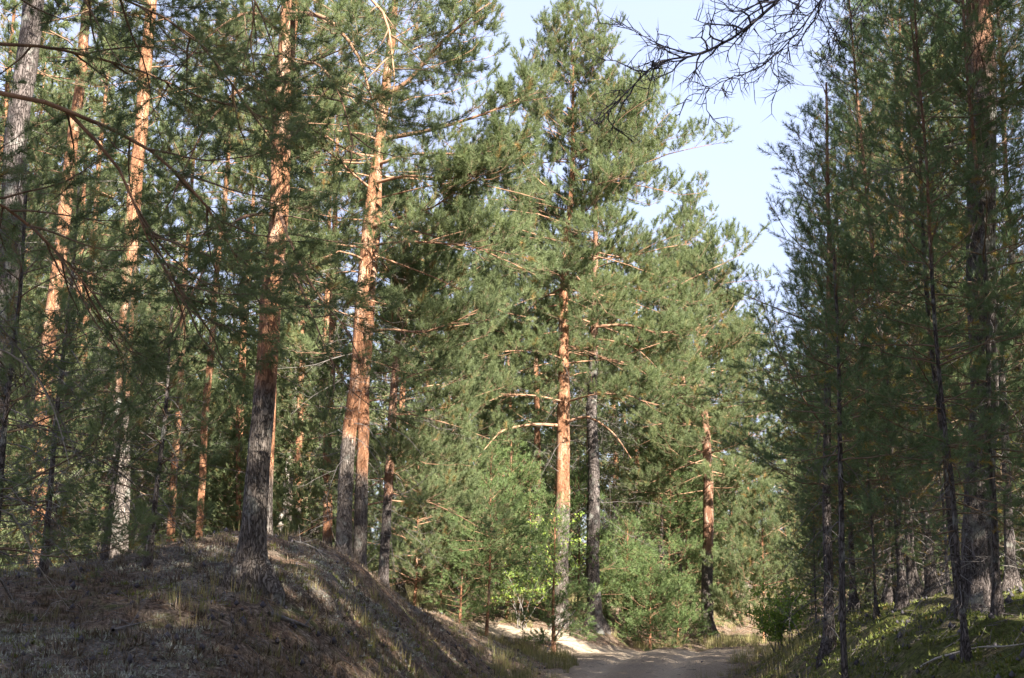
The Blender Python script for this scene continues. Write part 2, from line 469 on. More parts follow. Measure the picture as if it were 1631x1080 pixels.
LIB = {}
LENS = [.45, .8, 1.3, 2.0, 2.9]
LIBSPEC = dict(   # needles as fine as the tree is near
    near=dict(n=70, nl=.062, w=.0044, mat='pine_needles', sec=.17, ter=.095, shoot=.13, up=.40),
    nearyoung=dict(n=70, nl=.060, w=.0044, mat='young_pine_needles', sec=.20, ter=.115, shoot=.14, up=.25),
    mid=dict(n=64, nl=.084, w=.0080, mat='pine_needles', sec=.16, ter=.085, shoot=.17, up=.75),
    sap=dict(n=34, nl=.068, w=.0100, mat='bright_conifer_needles', sec=.15, ter=.085, shoot=.16, up=.25))
def bough_mesh(kind, L0, v):
    key = (kind, L0, v)
    if key in LIB: return LIB[key]
    sp = LIBSPEC[kind]; rng = np.random.default_rng(1000 + int(L0 * 10) * 7 + v + len(kind) * 31)
    global BROWN
    BROWN = .09 if 'young' in kind else .03
    G = Geo(); W = Geo()
    path = bough_path(rng, (0, 0, 0), math.pi / 2, 0, L0, [.10, .25, .02, .18][v % 4], [.30, .45, .20, .5][v % 4])
    limb(G, rng, path, .005 + .0050 * L0, f0=.28 if L0 > 1.5 else .16 if L0 > 1 else .06, sec=sp['sec'], klen=.40, ter=sp['ter'], shoot=sp['shoot'], up=sp['up'], tint=.45, wood=W, smin=.18 + .06 * L0)
    V1, F1, T = needle_arrays(G, rng, n=sp['n'], nl=sp['nl'], w=sp['w'], spread=(32, 78))
    V2, F2 = wood_arrays(G, 3); V3, F3 = wood_arrays(W, 5)
    V = np.concatenate([V1, V2, V3]); F = [F1]; mi = [np.zeros(len(F1))]
    for f in F2: F.append(f + len(V1)); mi.append(np.ones(len(f)))
    for f in F3: F.append(f + len(V1) + len(V2)); mi.append(np.full(len(f), 2))
    me = make_mesh('bough', V, F, [bpy.data.materials[sp['mat']], M_twig, M_twig if 'near' in kind else M_limb], np.concatenate(mi), {'tint': np.concatenate([T, np.full(len(V2) + len(V3), .5)])})
    LIB[key] = me; return me
def put_bough(root, kind, rng, p, az, el, Ln, nv=3):
    L0 = min(LENS, key=lambda a: abs(a - Ln)); me = bough_mesh(kind, L0, int(rng.integers(0, nv)))
    o = bpy.data.objects.new('bough', me); COL.objects.link(o); o.parent = root
    o.location = tuple(p); s_ = Ln / L0
    o.rotation_euler = (float(rng.normal() * .15), -el, math.pi / 2 - az); o.scale = (s_, s_, s_ if s_ > .8 else .8)
    return o

def pine(label, group, stem, radii, H, crown, seed, age_h=3.0, name='pine_tree', cat='pine tree', bark=None, needle=None,
         near=False, boughs=(), dead=None, lib=None, nd=None, kseg=16, sink=.25, base=None, parts_limbs=None):
    """stem: world points low -> high; extended straight to height H (world z).  Everything hangs on one Empty at its base."""
    rng = np.random.default_rng(seed)
    stem = np.array(stem, float)
    order = np.argsort(stem[:, 2]); stem = stem[order]
    d0 = unit(stem[1] - stem[0]) if len(stem) > 1 else np.array([0, 0, 1.])
    bx, by = stem[0][:2]
    zb = gz(bx, by) - sink
    if base is None:
        t = (zb - stem[0][2]) / d0[2]
        foot = stem[0] + d0 * t
        zb = gz(foot[0], foot[1]) - sink; foot[2] = zb
    else: foot = np.array(base, float)
    pts = [foot] + [p for p in stem if p[2] > zb + .6]
    dt = unit(pts[-1] - pts[-2]); dt = unit(dt * [.7, .7, 1])
    if pts[-1][2] < H - .5:
        rest = H - pts[-1][2]
        pts.append(pts[-1] + dt * rest * .5); pts.append(pts[-1] + unit(dt + np.array([rng.normal() * .03, rng.normal() * .03, .3])) * rest * .5)
    pts = np.array(pts) - foot
    C = curve_pts(pts, .16 if near else .35)
    C[:, 0] += (fbm(C[:, 2] * .5 + seed, C[:, 2] * 0 + seed, 2) - .5) * .10 * np.clip(C[:, 2], 0, 1)
    hh = C[:, 2] / C[-1, 2]
    zr = np.array([r[0] for r in radii]); vr = np.array([r[1] for r in radii])    # (height above ground, radius)
    Rd = np.interp(C[:, 2] - sink, np.append(zr, C[-1, 2]), np.append(vr, .012))
    Rd = Rd * (1 + .45 * np.exp(-np.clip(C[:, 2] - sink, 0, 9) / .22))
    root = empty(name, tuple(foot), label, cat, group)
    V, F, n, k = tube_smooth(C, Rd, kseg, rough=.22 if near else .12, rng=rng, flare=1.1 * np.exp(-np.clip(C[:, 2] - sink, 0, 9) / .16))
    age = sstep((age_h + 1.0 - (C[:, 2] - sink)) / 2.0)
    me = make_mesh('trunk', V, [F], [bark or M_bark], None, {'age': np.repeat(age, k)}, smooth=True)
    link('trunk', me, root)
    pos = lambda z: np.array([np.interp(z, C[:, 2], C[:, 0]), np.interp(z, C[:, 2], C[:, 1]), z])
    rad = lambda z: float(np.interp(z, C[:, 2], Rd))
    G = Geo(); LM = Geo()
    c = crown
    if c:
        z0 = c['z0'] - foot[2]; Ht = C[-1, 2]; z = z0; spc = c.get('space', .42); az = rng.random() * 6.28
        while z < Ht - .15:
            u = (z - z0) / (Ht - z0)
            prof = (c.get('low', .6) + (1 - c.get('low', .6)) * min(1, u / .3)) * (1 - max(0, (u - .25) / .75)) ** c.get('pw', .75) + .10
            for j in range(c.get('per', 4)):
                az += 2.4 + rng.normal() * .35
                if rng.random() < c.get('gap', .12): continue
                if 'front' in c and u < .5 and abs((az % (2 * math.pi)) - math.pi) < math.radians(42) and rng.random() < c['front']: continue
                Ln = c['R'] * prof * rng.uniform(.6, 1.2)
                if c.get('bias'):
                    Ln *= 1 + c['bias'][1] * math.cos(az - c['bias'][0])
                el = math.radians(c.get('el0', 0) + (c.get('el1', 48) - c.get('el0', 0)) * u ** 1.2 + rng.normal() * 8)
                p = pos(z + rng.normal() * .08)
                if lib:
                    put_bough(root, lib, rng, p, az, el, max(Ln, .3)); continue
                path = bough_path(rng, p, az, el, Ln, c.get('droop', .12), c.get('upt', .3))
                r0 = min(rad(z) * .5, .006 + .0065 * Ln)
                limb(G, rng, path, r0, f0=c.get('f0', .3) * (1 - .6 * u), sec=c.get('sec', .24), klen=c.get('klen', .52), lush=c.get('lush', 1.),
                     ter=c.get('ter', .12), shoot=c.get('shoot', .15), up=c.get('up', .35), tint=c.get('tint', .5) + (rng.random() - .5) * .3, wood=LM)
            z += spc * rng.uniform(.75, 1.25) * (1 - .45 * u)
        if lib:
            put_bough(root, lib, rng, C[-1] - [0, 0, .3], az, math.radians(86), .6)
        else:
            top = C[-1]; G.shoots(top - [0, 0, .1], np.array([0, 0, 1.]), .25, .5)
    for b in boughs:
        b = dict(b); bp = curve_pts(np.array(b.pop('path')) - foot, .25)
        hang = b.pop('hang', None); r0 = b.pop('r'); nm = b.pop('name', 'branch'); mt = b.pop('mat', M_limb); lab = b.pop('label', None)
        W = Geo(); tw = b.pop('twigs', None)
        if tw is not None:
            g2 = Geo(); limb(g2, rng, bp, r0, wood=W, foliage=False, **b)
            if tw is M_bare: g2.s0 = [a_ * 1.9 for a_ in g2.s0]; g2.s1 = [a_ * 1.9 for a_ in g2.s1]
            o = link(nm, wood_mesh(nm, W, mt, 7), root)
            link('twigs', wood_mesh('twigs', g2, tw, 3), o)['kind'] = 'stuff'
        else:
            kd = b.get('kind', lib or 'near'); h0, hn, ha, hb = hang or (b.get('f0', .3), int(9 * b.get('lush', 1.3)), .6, 1.3)
            sg = np.linalg.norm(np.diff(bp, axis=0), axis=1); cm = np.concatenate([[0], np.cumsum(sg)]); sd_ = 1
            W.poly(bp, r0 * (1 - .75 * cm / cm[-1]))
            for q in range(hn):
                t = (h0 + (1 - h0) * (q + rng.random() * .8) / hn) * cm[-1]; t = min(t, cm[-1] * .995)
                P_ = lambda t: np.array([np.interp(t, cm, bp[:, a]) for a in range(3)])
                T_ = unit(P_(min(cm[-1], t + .1)) - P_(max(0, t - .1))); sd_ = -sd_
                az_ = math.atan2(T_[0], T_[1]) + sd_ * math.radians(rng.uniform(15, 75)); el_ = math.asin(max(-.99, min(.99, T_[2]))) * .6 + rng.normal() * .25 + b.get('lift', 0)
                put_bough(root, kd, rng, P_(t), az_, el_, rng.uniform(ha, hb) * (1.15 - .4 * t / cm[-1]))
            T_ = unit(bp[-1] - bp[-2]); put_bough(root, kd, rng, bp[-1], math.atan2(T_[0], T_[1]), math.asin(T_[2]), ha)
            o = link(nm, wood_mesh(nm, W, mt, 7), root)
        if lab: o['label'] = lab
    if dead:
        g2 = Geo(); az = rng.random() * 6
        for z in np.arange(dead['z0'], dead['z1'], dead.get('space', .3)):
            for j in range(dead.get('per', 2)):
                az += 2.4 + rng.normal() * .4
                zz = z - foot[2] + rng.normal() * .1
                if zz < .2: continue
                path = bough_path(rng, pos(zz), az, math.radians(rng.uniform(-25, 20)), dead['R'] * rng.uniform(.35, 1.15), .35, .0, wig=.16)
                limb(g2, rng, path, .008, foliage=False, sec=dead.get('sec', .22), ter=dead.get('ter', .14), klen=.35)
        o = link('dead_twigs', wood_mesh('dead_twigs', g2, dead.get('mat', M_dead), 3), root); o['kind'] = 'stuff'
    nd = nd or {}
    if G.tp:
        G.sp += LM.sp; G.sq += LM.sq; G.s0 += LM.s0; G.s1 += LM.s1
        link('crown', foliage_mesh('crown', G, rng, needle or M_needle, M_twig, **nd), root)
    return root

def copy_tree(src, loc, rot, sc, label, group, cat=None):
    r = src.copy(); COL.objects.link(r); r.location = loc; r.rotation_euler = (0, 0, rot); r.scale = (sc, sc, sc)
    r['label'] = label; r['group'] = group
    for ch in list(src.children):
        c = ch.copy(); COL.objects.link(c); c.parent = r
        for g in ch.children:
            d = g.copy(); COL.objects.link(d); d.parent = c
    return r

# ------------------------------------------------------------------ ground
def lines(a, b, step, lim, g=1.25):
    v = list(np.arange(a, b + 1e-6, step)); s = step
    while v[-1] < lim: s *= g; v.append(v[-1] + s)
    s = step
    while v[0] > -lim: s *= g; v.insert(0, v[0] - s)
    return np.array(v)
gx = lines(-11, 11, .13, 700); gy = lines(8, 50, .16, 700)
X, Y = np.meshgrid(gx, gy)
Z = ground_z(X, Y, True)
far = sstep((np.hypot(X, Y) - 90) / 200); Z = Z + far * 1.5
nx, ny = len(gx), len(gy)
V = np.stack([X, Y, Z], -1).reshape(-1, 3)
i = (np.arange(ny - 1)[:, None] * nx + np.arange(nx - 1)[None]).reshape(-1)
F = np.stack([i, i + 1, i + nx + 1, i + nx], -1)
dl = np.interp(Y, *XL) - X; dr = X - np.interp(Y, *XB)
edge = fbm(X * 1.1 + 3, Y * 1.1 + 9, 4) - .5
onroad = 1 - np.clip(np.maximum(sstep((dl + .35 + edge * 1.1) / .5), sstep((dr + .45 + edge * 1.0) / .5)), 0, 1)
onroad *= 1 - sstep((Y - 36.6) / 2.2)
_yb = np.interp(X, [-6, -1, 1.3, 2.4, 4, 6], [33.5, 34.2, 34.6, 36.2, 41, 46]); onroad *= 1 - sstep((Y - _yb - .4 + edge) / .6)
# pale side track that leaves the road to the left behind the mound
TX = (np.array([-9, -4, -.4, 1.4, 3.2]), np.array([38.6, 37.6, 36.7, 36.2, 35.6]))
def track_d(x, y): return np.abs(y - np.interp(x, *TX)) * .9 + np.clip(x - 3.4, 0, 9) + np.clip(-8 - x, 0, 9)
trk = 1 - sstep((track_d(X, Y) - .38 + edge * .5) / .3)
sand = np.maximum(onroad, trk * .95)
moss = sstep((dr - .3) / 1.4 + edge * 1.2)
lich = sstep((fbm(X * .55 + 90, Y * .55 + 12, 4) - .50) / .10) * sstep(dl / 1.0)
m, n = nt('forest_floor')
out = N(n, 'ShaderNodeOutputMaterial'); tc = N(n, 'ShaderNodeTexCoord')
def noi(s, d=6, r=.6):
    x = N(n, 'ShaderNodeTexNoise', Scale=s, Detail=d, Roughness=r); n.links.new(tc.outputs['Object'], x.inputs['Vector']); return x.outputs['Fac']
nf, nm, nc, nb = noi(22, 8, .7), noi(3.5), noi(.8), noi(55, 3)
lit = ramp(n, [(.34, (.028, .020, .014)), (.46, (.105, .078, .055)), (.56, (.20, .150, .108)), (.68, (.38, .32, .25))], nf)
rus = ramp(n, [(.34, (.040, .026, .018)), (.5, (.140, .088, .058)), (.66, (.28, .185, .125))], nf)
base = mixc(n, ramp(n, [(.45, (0, 0, 0)), (.62, (1, 1, 1))], nm).outputs[0], lit.outputs[0], rus.outputs[0])
li = ramp(n, [(.35, (.07, .066, .06)), (.55, (.16, .155, .14)), (.7, (.27, .27, .24))], nf)
base = mixc(n, math_(n, 'MULTIPLY', attr(n, 'lichen').outputs['Fac'], ramp(n, [(.42, (0, 0, 0)), (.56, (.85, .85, .85))], nb).outputs[0]), base, li.outputs[0])
mo = ramp(n, [(.32, (.035, .036, .016)), (.5, (.085, .095, .028)), (.7, (.15, .16, .045))], nf)
base = mixc(n, math_(n, 'MULTIPLY', attr(n, 'moss').outputs['Fac'], ramp(n, [(.38, (.35, .35, .35)), (.55, (1, 1, 1))], nm).outputs[0]), base, mo.outputs[0])
mo2 = ramp(n, [(.56, (0, 0, 0)), (.66, (.8, .8, .8))], noi(1.7, 4))
base = mixc(n, mo2.outputs[0], base, mo.outputs[0])
sd = ramp(n, [(.28, (.21, .165, .12)), (.5, (.35, .28, .205)), (.75, (.47, .385, .29))], noi(14, 8, .7))
sd2 = mixc(n, math_(n, 'MULTIPLY', attr(n, 'rut').outputs['Fac'], .85), mixc(n, .6, sd.outputs[0], lit.outputs[0]), sd.outputs[0])
sf = math_(n, 'ADD', attr(n, 'sand').outputs['Fac'], math_(n, 'MULTIPLY_ADD', nf, .8)); sf.node.inputs[1].links[0].from_node.inputs[2].default_value = -.4
base = mixc(n, ramp(n, [(.35, (0, 0, 0)), (.65, (1, 1, 1))], sf).outputs[0], base, sd2)
p = N(n, 'ShaderNodeBsdfPrincipled', Roughness=.95); p.inputs['Specular IOR Level'].default_value = .1
n.links.new(base, p.inputs['Base Color'])
bp = N(n, 'ShaderNodeBump', Strength=.8, Distance=.05); n.links.new(math_(n, 'ADD', nf, math_(n, 'MULTIPLY', nb, .4)), bp.inputs['Height'])
n.links.new(bp.outputs[0], p.inputs['Normal']); n.links.new(p.outputs[0], out.inputs[0])
c = X - road_x(Y)
rut = np.clip(np.exp(-((c - .72) / .34) ** 2) + np.exp(-((c + .72) / .34) ** 2) + (edge + .1) * .7, 0, 1); rut = np.maximum(rut, trk)
gme = make_mesh('ground', V, [F], [m], None, {'sand': sand.ravel(), 'moss': moss.ravel(), 'lichen': lich.ravel(), 'rut': rut.ravel()}, smooth=True)
tag(link('ground', gme), 'forest floor rising in a mound left of the sandy road and a mossy bank right of it', None, None, 'structure')

# ------------------------------------------------------------------ ground cover (nobody could count it)
rg = np.random.default_rng(77)
def scatter(nn, y0, y1, pw=1.0, margin=1.12):
    y = y0 + (y1 - y0) * rg.random(nn) ** pw
    x = (rg.random(nn) - .5) * 2 * (815 / FOC) * margin * (y + .5)
    return x, y
def edges(x, y): return np.interp(y, *XL) - x, x - np.interp(y, *XB)
def tufts(name, label, mat, x, y, nb, h, w, lean, tint, tvar=.15, spread=.05, lift=0.0):
    k = len(x); h = np.broadcast_to(h, (k,))
    z = ground_z(x, y) - .015 + lift
    a = rg.random((k, nb)) * 6.28; s = rg.random((k, nb)) ** .5 * spread
    b = np.stack([x[:, None] + np.cos(a) * s, y[:, None] + np.sin(a) * s, z[:, None] + 0 * a], -1)
    le = lean * rg.random((k, nb)); hh = h[:, None] * rg.uniform(.5, 1.15, (k, nb))
    a2 = a + rg.normal(size=a.shape) * .6
    d = np.stack([np.cos(a2) * np.sin(le), np.sin(a2) * np.sin(le), np.cos(le)], -1)
    tip = b + d * hh[..., None]
    sd = np.stack([-np.sin(a2), np.cos(a2), rg.normal(size=a.shape) * .3], -1) * (w * .5)
    V = np.stack([b - sd, b + sd, tip], 2).reshape(-1, 3)
    T = np.repeat(np.clip(np.broadcast_to(tint, (k,))[:, None] + rg.normal(size=(k, nb)) * tvar, 0, 1), 3)
    o = link(name, make_mesh(name, V, [np.arange(len(V)).reshape(-1, 3)], [mat], None, {'tint': T}))
    return tag(o, label, None, None, 'stuff')
# heather and dead dwarf shrubs on the mound
x, y = scatter(26000, 8.5, 36, 1.15); dl_, dr_ = edges(x, y)
keep = (dl_ > -.1) & (fbm(x * .9 + 5, y * .9 + 5) + rg.random(len(x)) * .4 > .62) & (rg.random(len(x)) < sstep(dl_ / .8 + .25))
x, y = x[keep], y[keep]
tufts('heather_cover', 'grey brown heather and dwarf shrub twigs covering the shaded mound', M_heather, x, y, 13, rg.uniform(.04, .13, len(x)), .013, 1.40, .25 + .9 * (fbm(x * .4 + 70, y * .4) - .5), .25, .06)
# lichen cushions
x, y = scatter(26000, 8.5, 34, 1.1); dl_, dr_ = edges(x, y)
keep = (dl_ > .2) & (fbm(x * .55 + 90, y * .55 + 12, 4) + rg.normal(size=len(x)) * .05 > .53)
x, y = x[keep], y[keep]
tufts('lichen_cover', 'pale grey reindeer lichen cushions on the mound', M_lichen, x, y, 12, .045, .016, 1.4, .45, .25, .06)
# moss, bilberry on the right bank
x, y = scatter(42000, 8.5, 40, 1.15); dl_, dr_ = edges(x, y)
keep = (dr_ > .35) & (fbm(x * 1.3 + 5, y * 1.3 + 35) + rg.random(len(x)) * .5 > .60)
x, y = x[keep], y[keep]
tufts('moss_cover', 'yellow green moss and low bilberry on the right bank', M_moss, x, y, 13, rg.uniform(.025, .07, len(x)), .018, 1.5, .5 + .7 * (fbm(x * .9, y * .9 + 50) - .5), .22, .08)
x, y = scatter(9000, 8.5, 34, 1.0); dl_, dr_ = edges(x, y)
keep = (dl_ > .2) & (fbm(x * .8 + 44, y * .8 + 15, 3) > .58)
x, y = x[keep], y[keep]
tufts('moss_patches', 'small green moss and bilberry patches on the mound', M_moss, x, y, 12, .06, .014, 1.2, .6, .2, .05)
# dry grass along the road and beyond
x, y = scatter(26000, 10, 56, .8); dl_, dr_ = edges(x, y); td = track_d(x, y)
prob = np.where(dl_ > -.45, .9 * np.exp(-np.clip(dl_ - .3, 0, 9) / 1.3), 0) + np.where(dr_ > -.4, .8 * np.exp(-np.clip(dr_, 0, 9) / .8), 0) + (y > 33) * .6 + (y > 37) * .4
keep = (rg.random(len(x)) < prob * sstep((fbm(x * .8 + 13, y * .8 + 25, 3) - .38) / .25)) & (td > .45) & ((np.maximum(dl_, dr_) > -.5) | (y > 38.5))
x, y = x[keep], y[keep]
tufts('grass_cover', 'thin dry yellowish grass along the road verges', M_grass, x, y, 15, rg.uniform(.12, .38, len(x)) * np.clip(.5 + y / 60, 0, 1.1), .010, .6, .45 + .5 * (fbm(x * .5, y * .5 + 7) - .5), .2, .07)
# twig and bark litter
nn = 9000; x, y = scatter(nn, 8.5, 38, 1.1); dl_, dr_ = edges(x, y)
k = (np.maximum(dl_, dr_) > -.2) | (rg.random(nn) < .12); x, y = x[k], y[k]; nn = len(x)
G = Geo(); a = rg.random(nn) * 6.28; ln = rg.uniform(.04, .28, nn) ** 1.2
p0 = np.stack([x, y, ground_z(x, y) + .012], -1); q0 = np.stack([x + np.cos(a) * ln, y + np.sin(a) * ln, 0 * x], -1); q0[:, 2] = ground_z(q0[:, 0], q0[:, 1]) + rg.uniform(.0, .05, nn)
G.segs(p0, q0, rg.uniform(.002, .007, nn), .002)
tag(link('twig_litter', wood_mesh('twig_litter', G, M_dead, 3)), 'fallen grey twigs and bark scraps littering the forest floor', None, None, 'stuff')
# cones and bark lumps
nn = 1800; x, y = scatter(nn, 9, 34, 1.1); _a, _b = edges(x, y); _k = (np.maximum(_a, _b) > .1) | (rg.random(nn) < .06); x, y = x[_k], y[_k]; nn = len(x); z = ground_z(x, y); V = []; r = rg.uniform(.015, .034, nn)
octv = np.array([[1, 0, 0], [0, 1, 0], [-1, 0, 0], [0, -1, 0], [0, 0, 1.3], [0, 0, -1]])
octf = np.array([[0, 1, 4], [1, 2, 4], [2, 3, 4], [3, 0, 4], [1, 0, 5], [2, 1, 5], [3, 2, 5], [0, 3, 5]])
V = (octv[None] * r[:, None, None] * rg.uniform(.7, 1.3, (nn, 6, 1)) + np.stack([x, y, z + r * .6], -1)[:, None]).reshape(-1, 3)
F = (octf[None] + np.arange(nn)[:, None, None] * 6).reshape(-1, 3)
tag(link('cone_litter', make_mesh('cone_litter', V, [F], [M_bare], None, {'tint': np.full(len(V), .3)})), 'dark pine cones scattered over road edge and mound', None, None, 'stuff')

# ------------------------------------------------------------------ standing trees you can pick out
def px(*a): return [at(*q) for q in a]
def rpx(w, Yd): return w / 2 / FOC * Yd
ND1 = dict(n=22, nl=.072, w=.0085)
ND2 = dict(n=18, nl=.085, w=.014)
ND3 = dict(n=15, nl=.10, w=.021)

# A: nearest tall pine on the mound
YA = 14.0
pine('tall pine on the shaded mound with smooth grey lower trunk turning orange above', None,
     px((402, 925, YA), (408, 760, YA), (422, 600, YA), (432, 430, YA), (445, 250, YA), (462, 60, YA)),
     [(0, .125), (2, .108), (4, .098), (7, .082)], 14.5,
     dict(front=1, z0=7.8, R=2.0, per=3, space=.6, gap=.25, tint=.3, ter=.15, droop=.5, el0=-8), 11, age_h=1.9, near=True, kseg=28, lib='near',
     boughs=[dict(path=px((460, 20, YA), (520, 30, 13.2), (570, 90, 12.7), (600, 190, 12.4)), r=.028, f0=.1, lush=1.7, klen=.5, tint=.2, up=.1),
             dict(path=px((462, -30, YA), (540, -30, 13), (610, 20, 12.4), (628, 120, 12)), r=.028, f0=.1, lush=1.7, klen=.5, tint=.2, up=.1),
             dict(path=px((455, 120, YA), (500, 100, 12.6), (540, 150, 11.8), (560, 220, 11.2)), r=.02, f0=.2, lush=1.5, klen=.45, tint=.2, up=.1),
             dict(path=px((440, 320, YA), (460, 380, 12.8), (500, 460, 12.2), (548, 520, 11.9)), r=.022, f0=.2, lush=1.0, tint=.2, up=.15),
             dict(path=px((434, 400, YA), (470, 440, 12.8), (500, 510, 12.0), (530, 580, 11.6)), r=.020, f0=.2, lush=1.0, tint=.2, up=.15),
             dict(path=px((436, 340, YA), (380, 350, 12.8), (330, 420, 12.0), (290, 500, 11.6)), r=.022, f0=.2, lush=.8, tint=.2, up=.1),
             dict(path=px((450, 160, YA), (390, 140, 12.8), (330, 200, 12.0), (280, 300, 11.5)), r=.022, f0=.15, lush=.8, tint=.2, up=.1),
             dict(path=px((458, 60, YA), (400, 20, 13), (330, 60, 12.2), (270, 130, 11.8)), r=.022, f0=.1, lush=.8, tint=.2, up=.1)],
     dead=dict(z0=3.6, z1=7.4, R=1.3, space=.45, per=1))
# B, C, E slim ones behind it
pine('slim orange pine half hidden behind the trunk of the pine on the mound', None, px((424, 860, 22), (432, 700, 22), (438, 560, 22), (452, 200, 22)),
     [(0, .085), (4, .06), (8, .05)], 12.5, dict(z0=8, R=1.6, per=3, tint=.5), 12, age_h=1.2, lib='mid', kseg=14)
YD = 25.0
# D: forked pair of big sunlit trunks
pine('big sunlit orange pine, left trunk of the close pair behind the mound', 'close pair of big pines',
     px((549, 915, YD), (552, 760, YD), (566, 600, YD), (578, 440, YD), (592, 320, YD), (604, 230, YD), (616, 120, YD), (626, 40, YD)),
     [(0, .145), (2, .128), (4, .118), (8, .10), (10, .075)], 14.8,
     dict(front=.9, z0=5.8, R=2.9, per=3, space=.48, tint=.55, el0=2, low=.7, pw=.6, gap=.25), 13, age_h=2.6, near=True, kseg=20, lib='mid',
     boughs=[dict(path=px((612, 152, YD), (650, 130, YD - .3), (700, 70, YD - .6), (765, 15, YD - .8)), r=.055, f0=.3, lush=1.3),
             dict(path=px((603, 222, YD), (690, 206, YD - .6), (780, 178, YD - .9), (832, 155, YD - 1)), r=.05, f0=.4, lush=1.3),
             dict(path=px((600, 262, YD), (660, 245, YD - .6), (720, 245, YD - .8), (800, 238, YD - 1)), r=.035, f0=.35, lush=1.4),
             dict(path=px((596, 292, YD), (650, 280, YD - .6), (720, 284, YD - 1), (790, 262, YD - 1.2)), r=.032, f0=.35, lush=1.4),
             dict(path=px((590, 362, YD), (640, 345, YD - .5), (690, 330, YD - .8), (740, 292, YD - 1)), r=.03, f0=.45, lush=1.3),
             dict(path=px((588, 392, YD), (640, 385, YD - .5), (710, 388, YD - 1), (790, 400, YD - 1.2)), r=.028, f0=.4, lush=1.4),
             dict(path=px((570, 530, YD), (620, 525, YD - .5), (680, 528, YD - 1), (740, 505, YD - 1.2)), r=.034, f0=.4, lush=1.4),
             dict(path=px((590, 300, YD), (560, 275, YD - .4), (520, 240, YD - .8), (480, 250, YD - 1)), r=.026, f0=.4, lush=1.4),
             dict(path=px((600, 250, YD), (555, 240, YD - .8), (500, 200, YD - 1.5), (470, 160, YD - 1.6)), r=.026, f0=.3, lush=1.4),
             dict(path=px((584, 415, YD), (540, 400, YD - .5), (500, 420, YD - .8), (470, 410, YD - 1)), r=.022, f0=.4, lush=1.4)],
     dead=dict(z0=3.2, z1=8.0, R=2.4, space=.35, per=2))
pine('right trunk of the close pair of big pines, pale sunlit foot', 'close pair of big pines',
     px((571, 918, YD + .2), (574, 760, YD + .2), (579, 620, YD + .2), (592, 480, YD + .5), (600, 380, YD + .9)),
     [(0, .12), (2, .112), (4, .10), (8, .07)], 11.0,
     dict(front=.9, z0=7.5, R=1.6, per=2, space=.6, tint=.5), 14, age_h=1.9, near=True, kseg=18, lib='mid', dead=dict(z0=2.6, z1=6.0, R=1.6, space=.3, per=2))
pine('slender straight pine left of the close pair, trunk reddish', None, px((519, 890, 30), (523, 700, 30), (527, 560, 30), (536, 300, 30)),
     [(0, .11), (4, .09), (8, .06)], 13, dict(front=.6, z0=6.4, R=2.0, per=3, gap=.3, tint=.4, low=.8), 15, age_h=1.4, lib='mid', dead=dict(z0=3, z1=6, R=1.6, space=.4, per=2))
pine('dark thin pine just right of the close pair of big pines', None, px((611, 925, 28), (618, 800, 28), (628, 640, 28), (640, 500, 28)),
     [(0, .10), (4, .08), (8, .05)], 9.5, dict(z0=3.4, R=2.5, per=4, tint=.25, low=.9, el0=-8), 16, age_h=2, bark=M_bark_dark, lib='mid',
     dead=dict(z0=2.2, z1=5.5, R=2.0, space=.25, per=2))
# left group
pine('stout rough barked pine at the far left edge leaning to the right', None,
     px((-30, 860, 17), (-12, 640, 17), (10, 450, 17), (24, 250, 17), (48, 60, 17)), [(0, .17), (3, .15), (7, .13)], 14,
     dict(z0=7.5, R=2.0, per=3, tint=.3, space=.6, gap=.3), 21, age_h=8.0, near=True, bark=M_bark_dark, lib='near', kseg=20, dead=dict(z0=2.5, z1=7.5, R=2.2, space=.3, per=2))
pine('leaning orange pine with pinkish sunlit lower trunk near the left edge', None,
     px((60, 830, 26), (66, 650, 26), (92, 430, 26), (118, 220, 26), (138, 20, 26)), [(0, .16), (3, .15), (7, .12), (11, .09)], 17,
     dict(front=.9, z0=8.5, R=2.1, per=3, tint=.35, gap=.35), 22, age_h=.6, near=True, lib='mid', kseg=16, dead=dict(z0=3.5, z1=9, R=2, space=.4, per=2))
pine('thin orange pine between the two leaning pines on the left', None,
     px((118, 860, 34), (130, 600, 34), (148, 400, 34), (160, 220, 34), (178, 40, 34)), [(0, .11), (4, .10), (8, .08)], 17,
     dict(z0=9, R=2., per=3, gap=.3), 23, age_h=1, lib='mid')
pine('tall orange pine with dark grey foot, left of the mound top', None,
     px((192, 800, 23), (196, 620, 23), (208, 440, 23), (222, 250, 23), (238, 30, 23)), [(0, .15), (3, .13), (7, .115), (11, .085)], 15.5,
     dict(front=.95, z0=9.3, R=2.1, per=3, gap=.3), 24, age_h=3.1, near=True, lib='mid', kseg=18, dead=dict(z0=3.5, z1=8.5, R=1.8, space=.35, per=2))
pine('pine with dappled orange trunk rising behind the left slope of the mound', None,
     px((271, 870, 33), (280, 700, 33), (291, 540, 33), (300, 380, 33)), [(0, .11), (4, .085), (8, .06)], 14,
     dict(front=.8, z0=7, R=1.9, per=3, gap=.25), 25, age_h=.2, lib='mid', kseg=14, dead=dict(z0=2, z1=6, R=1.2, space=.4, per=2))
pine('very slim straight reddish pine rising behind the mound top', None,
     px((318, 862, 30), (328, 660, 30), (342, 480, 30), (358, 300, 30), (372, 120, 30)), [(0, .085), (4, .075), (9, .05)], 14.5,
     dict(z0=9.5, R=1.7, per=3, tint=.4), 26, age_h=1.2, bark=None, lib='mid', kseg=14)
pine('pale birch like thin trunk standing in sun far behind the mound', None,
     px((452, 800, 44), (462, 700, 44), (470, 600, 44)), [(0, .09), (6, .07)], 14, dict(z0=7, R=2, per=3, tint=.7), 27, age_h=9, bark=M_pale, lib='mid', kseg=10)
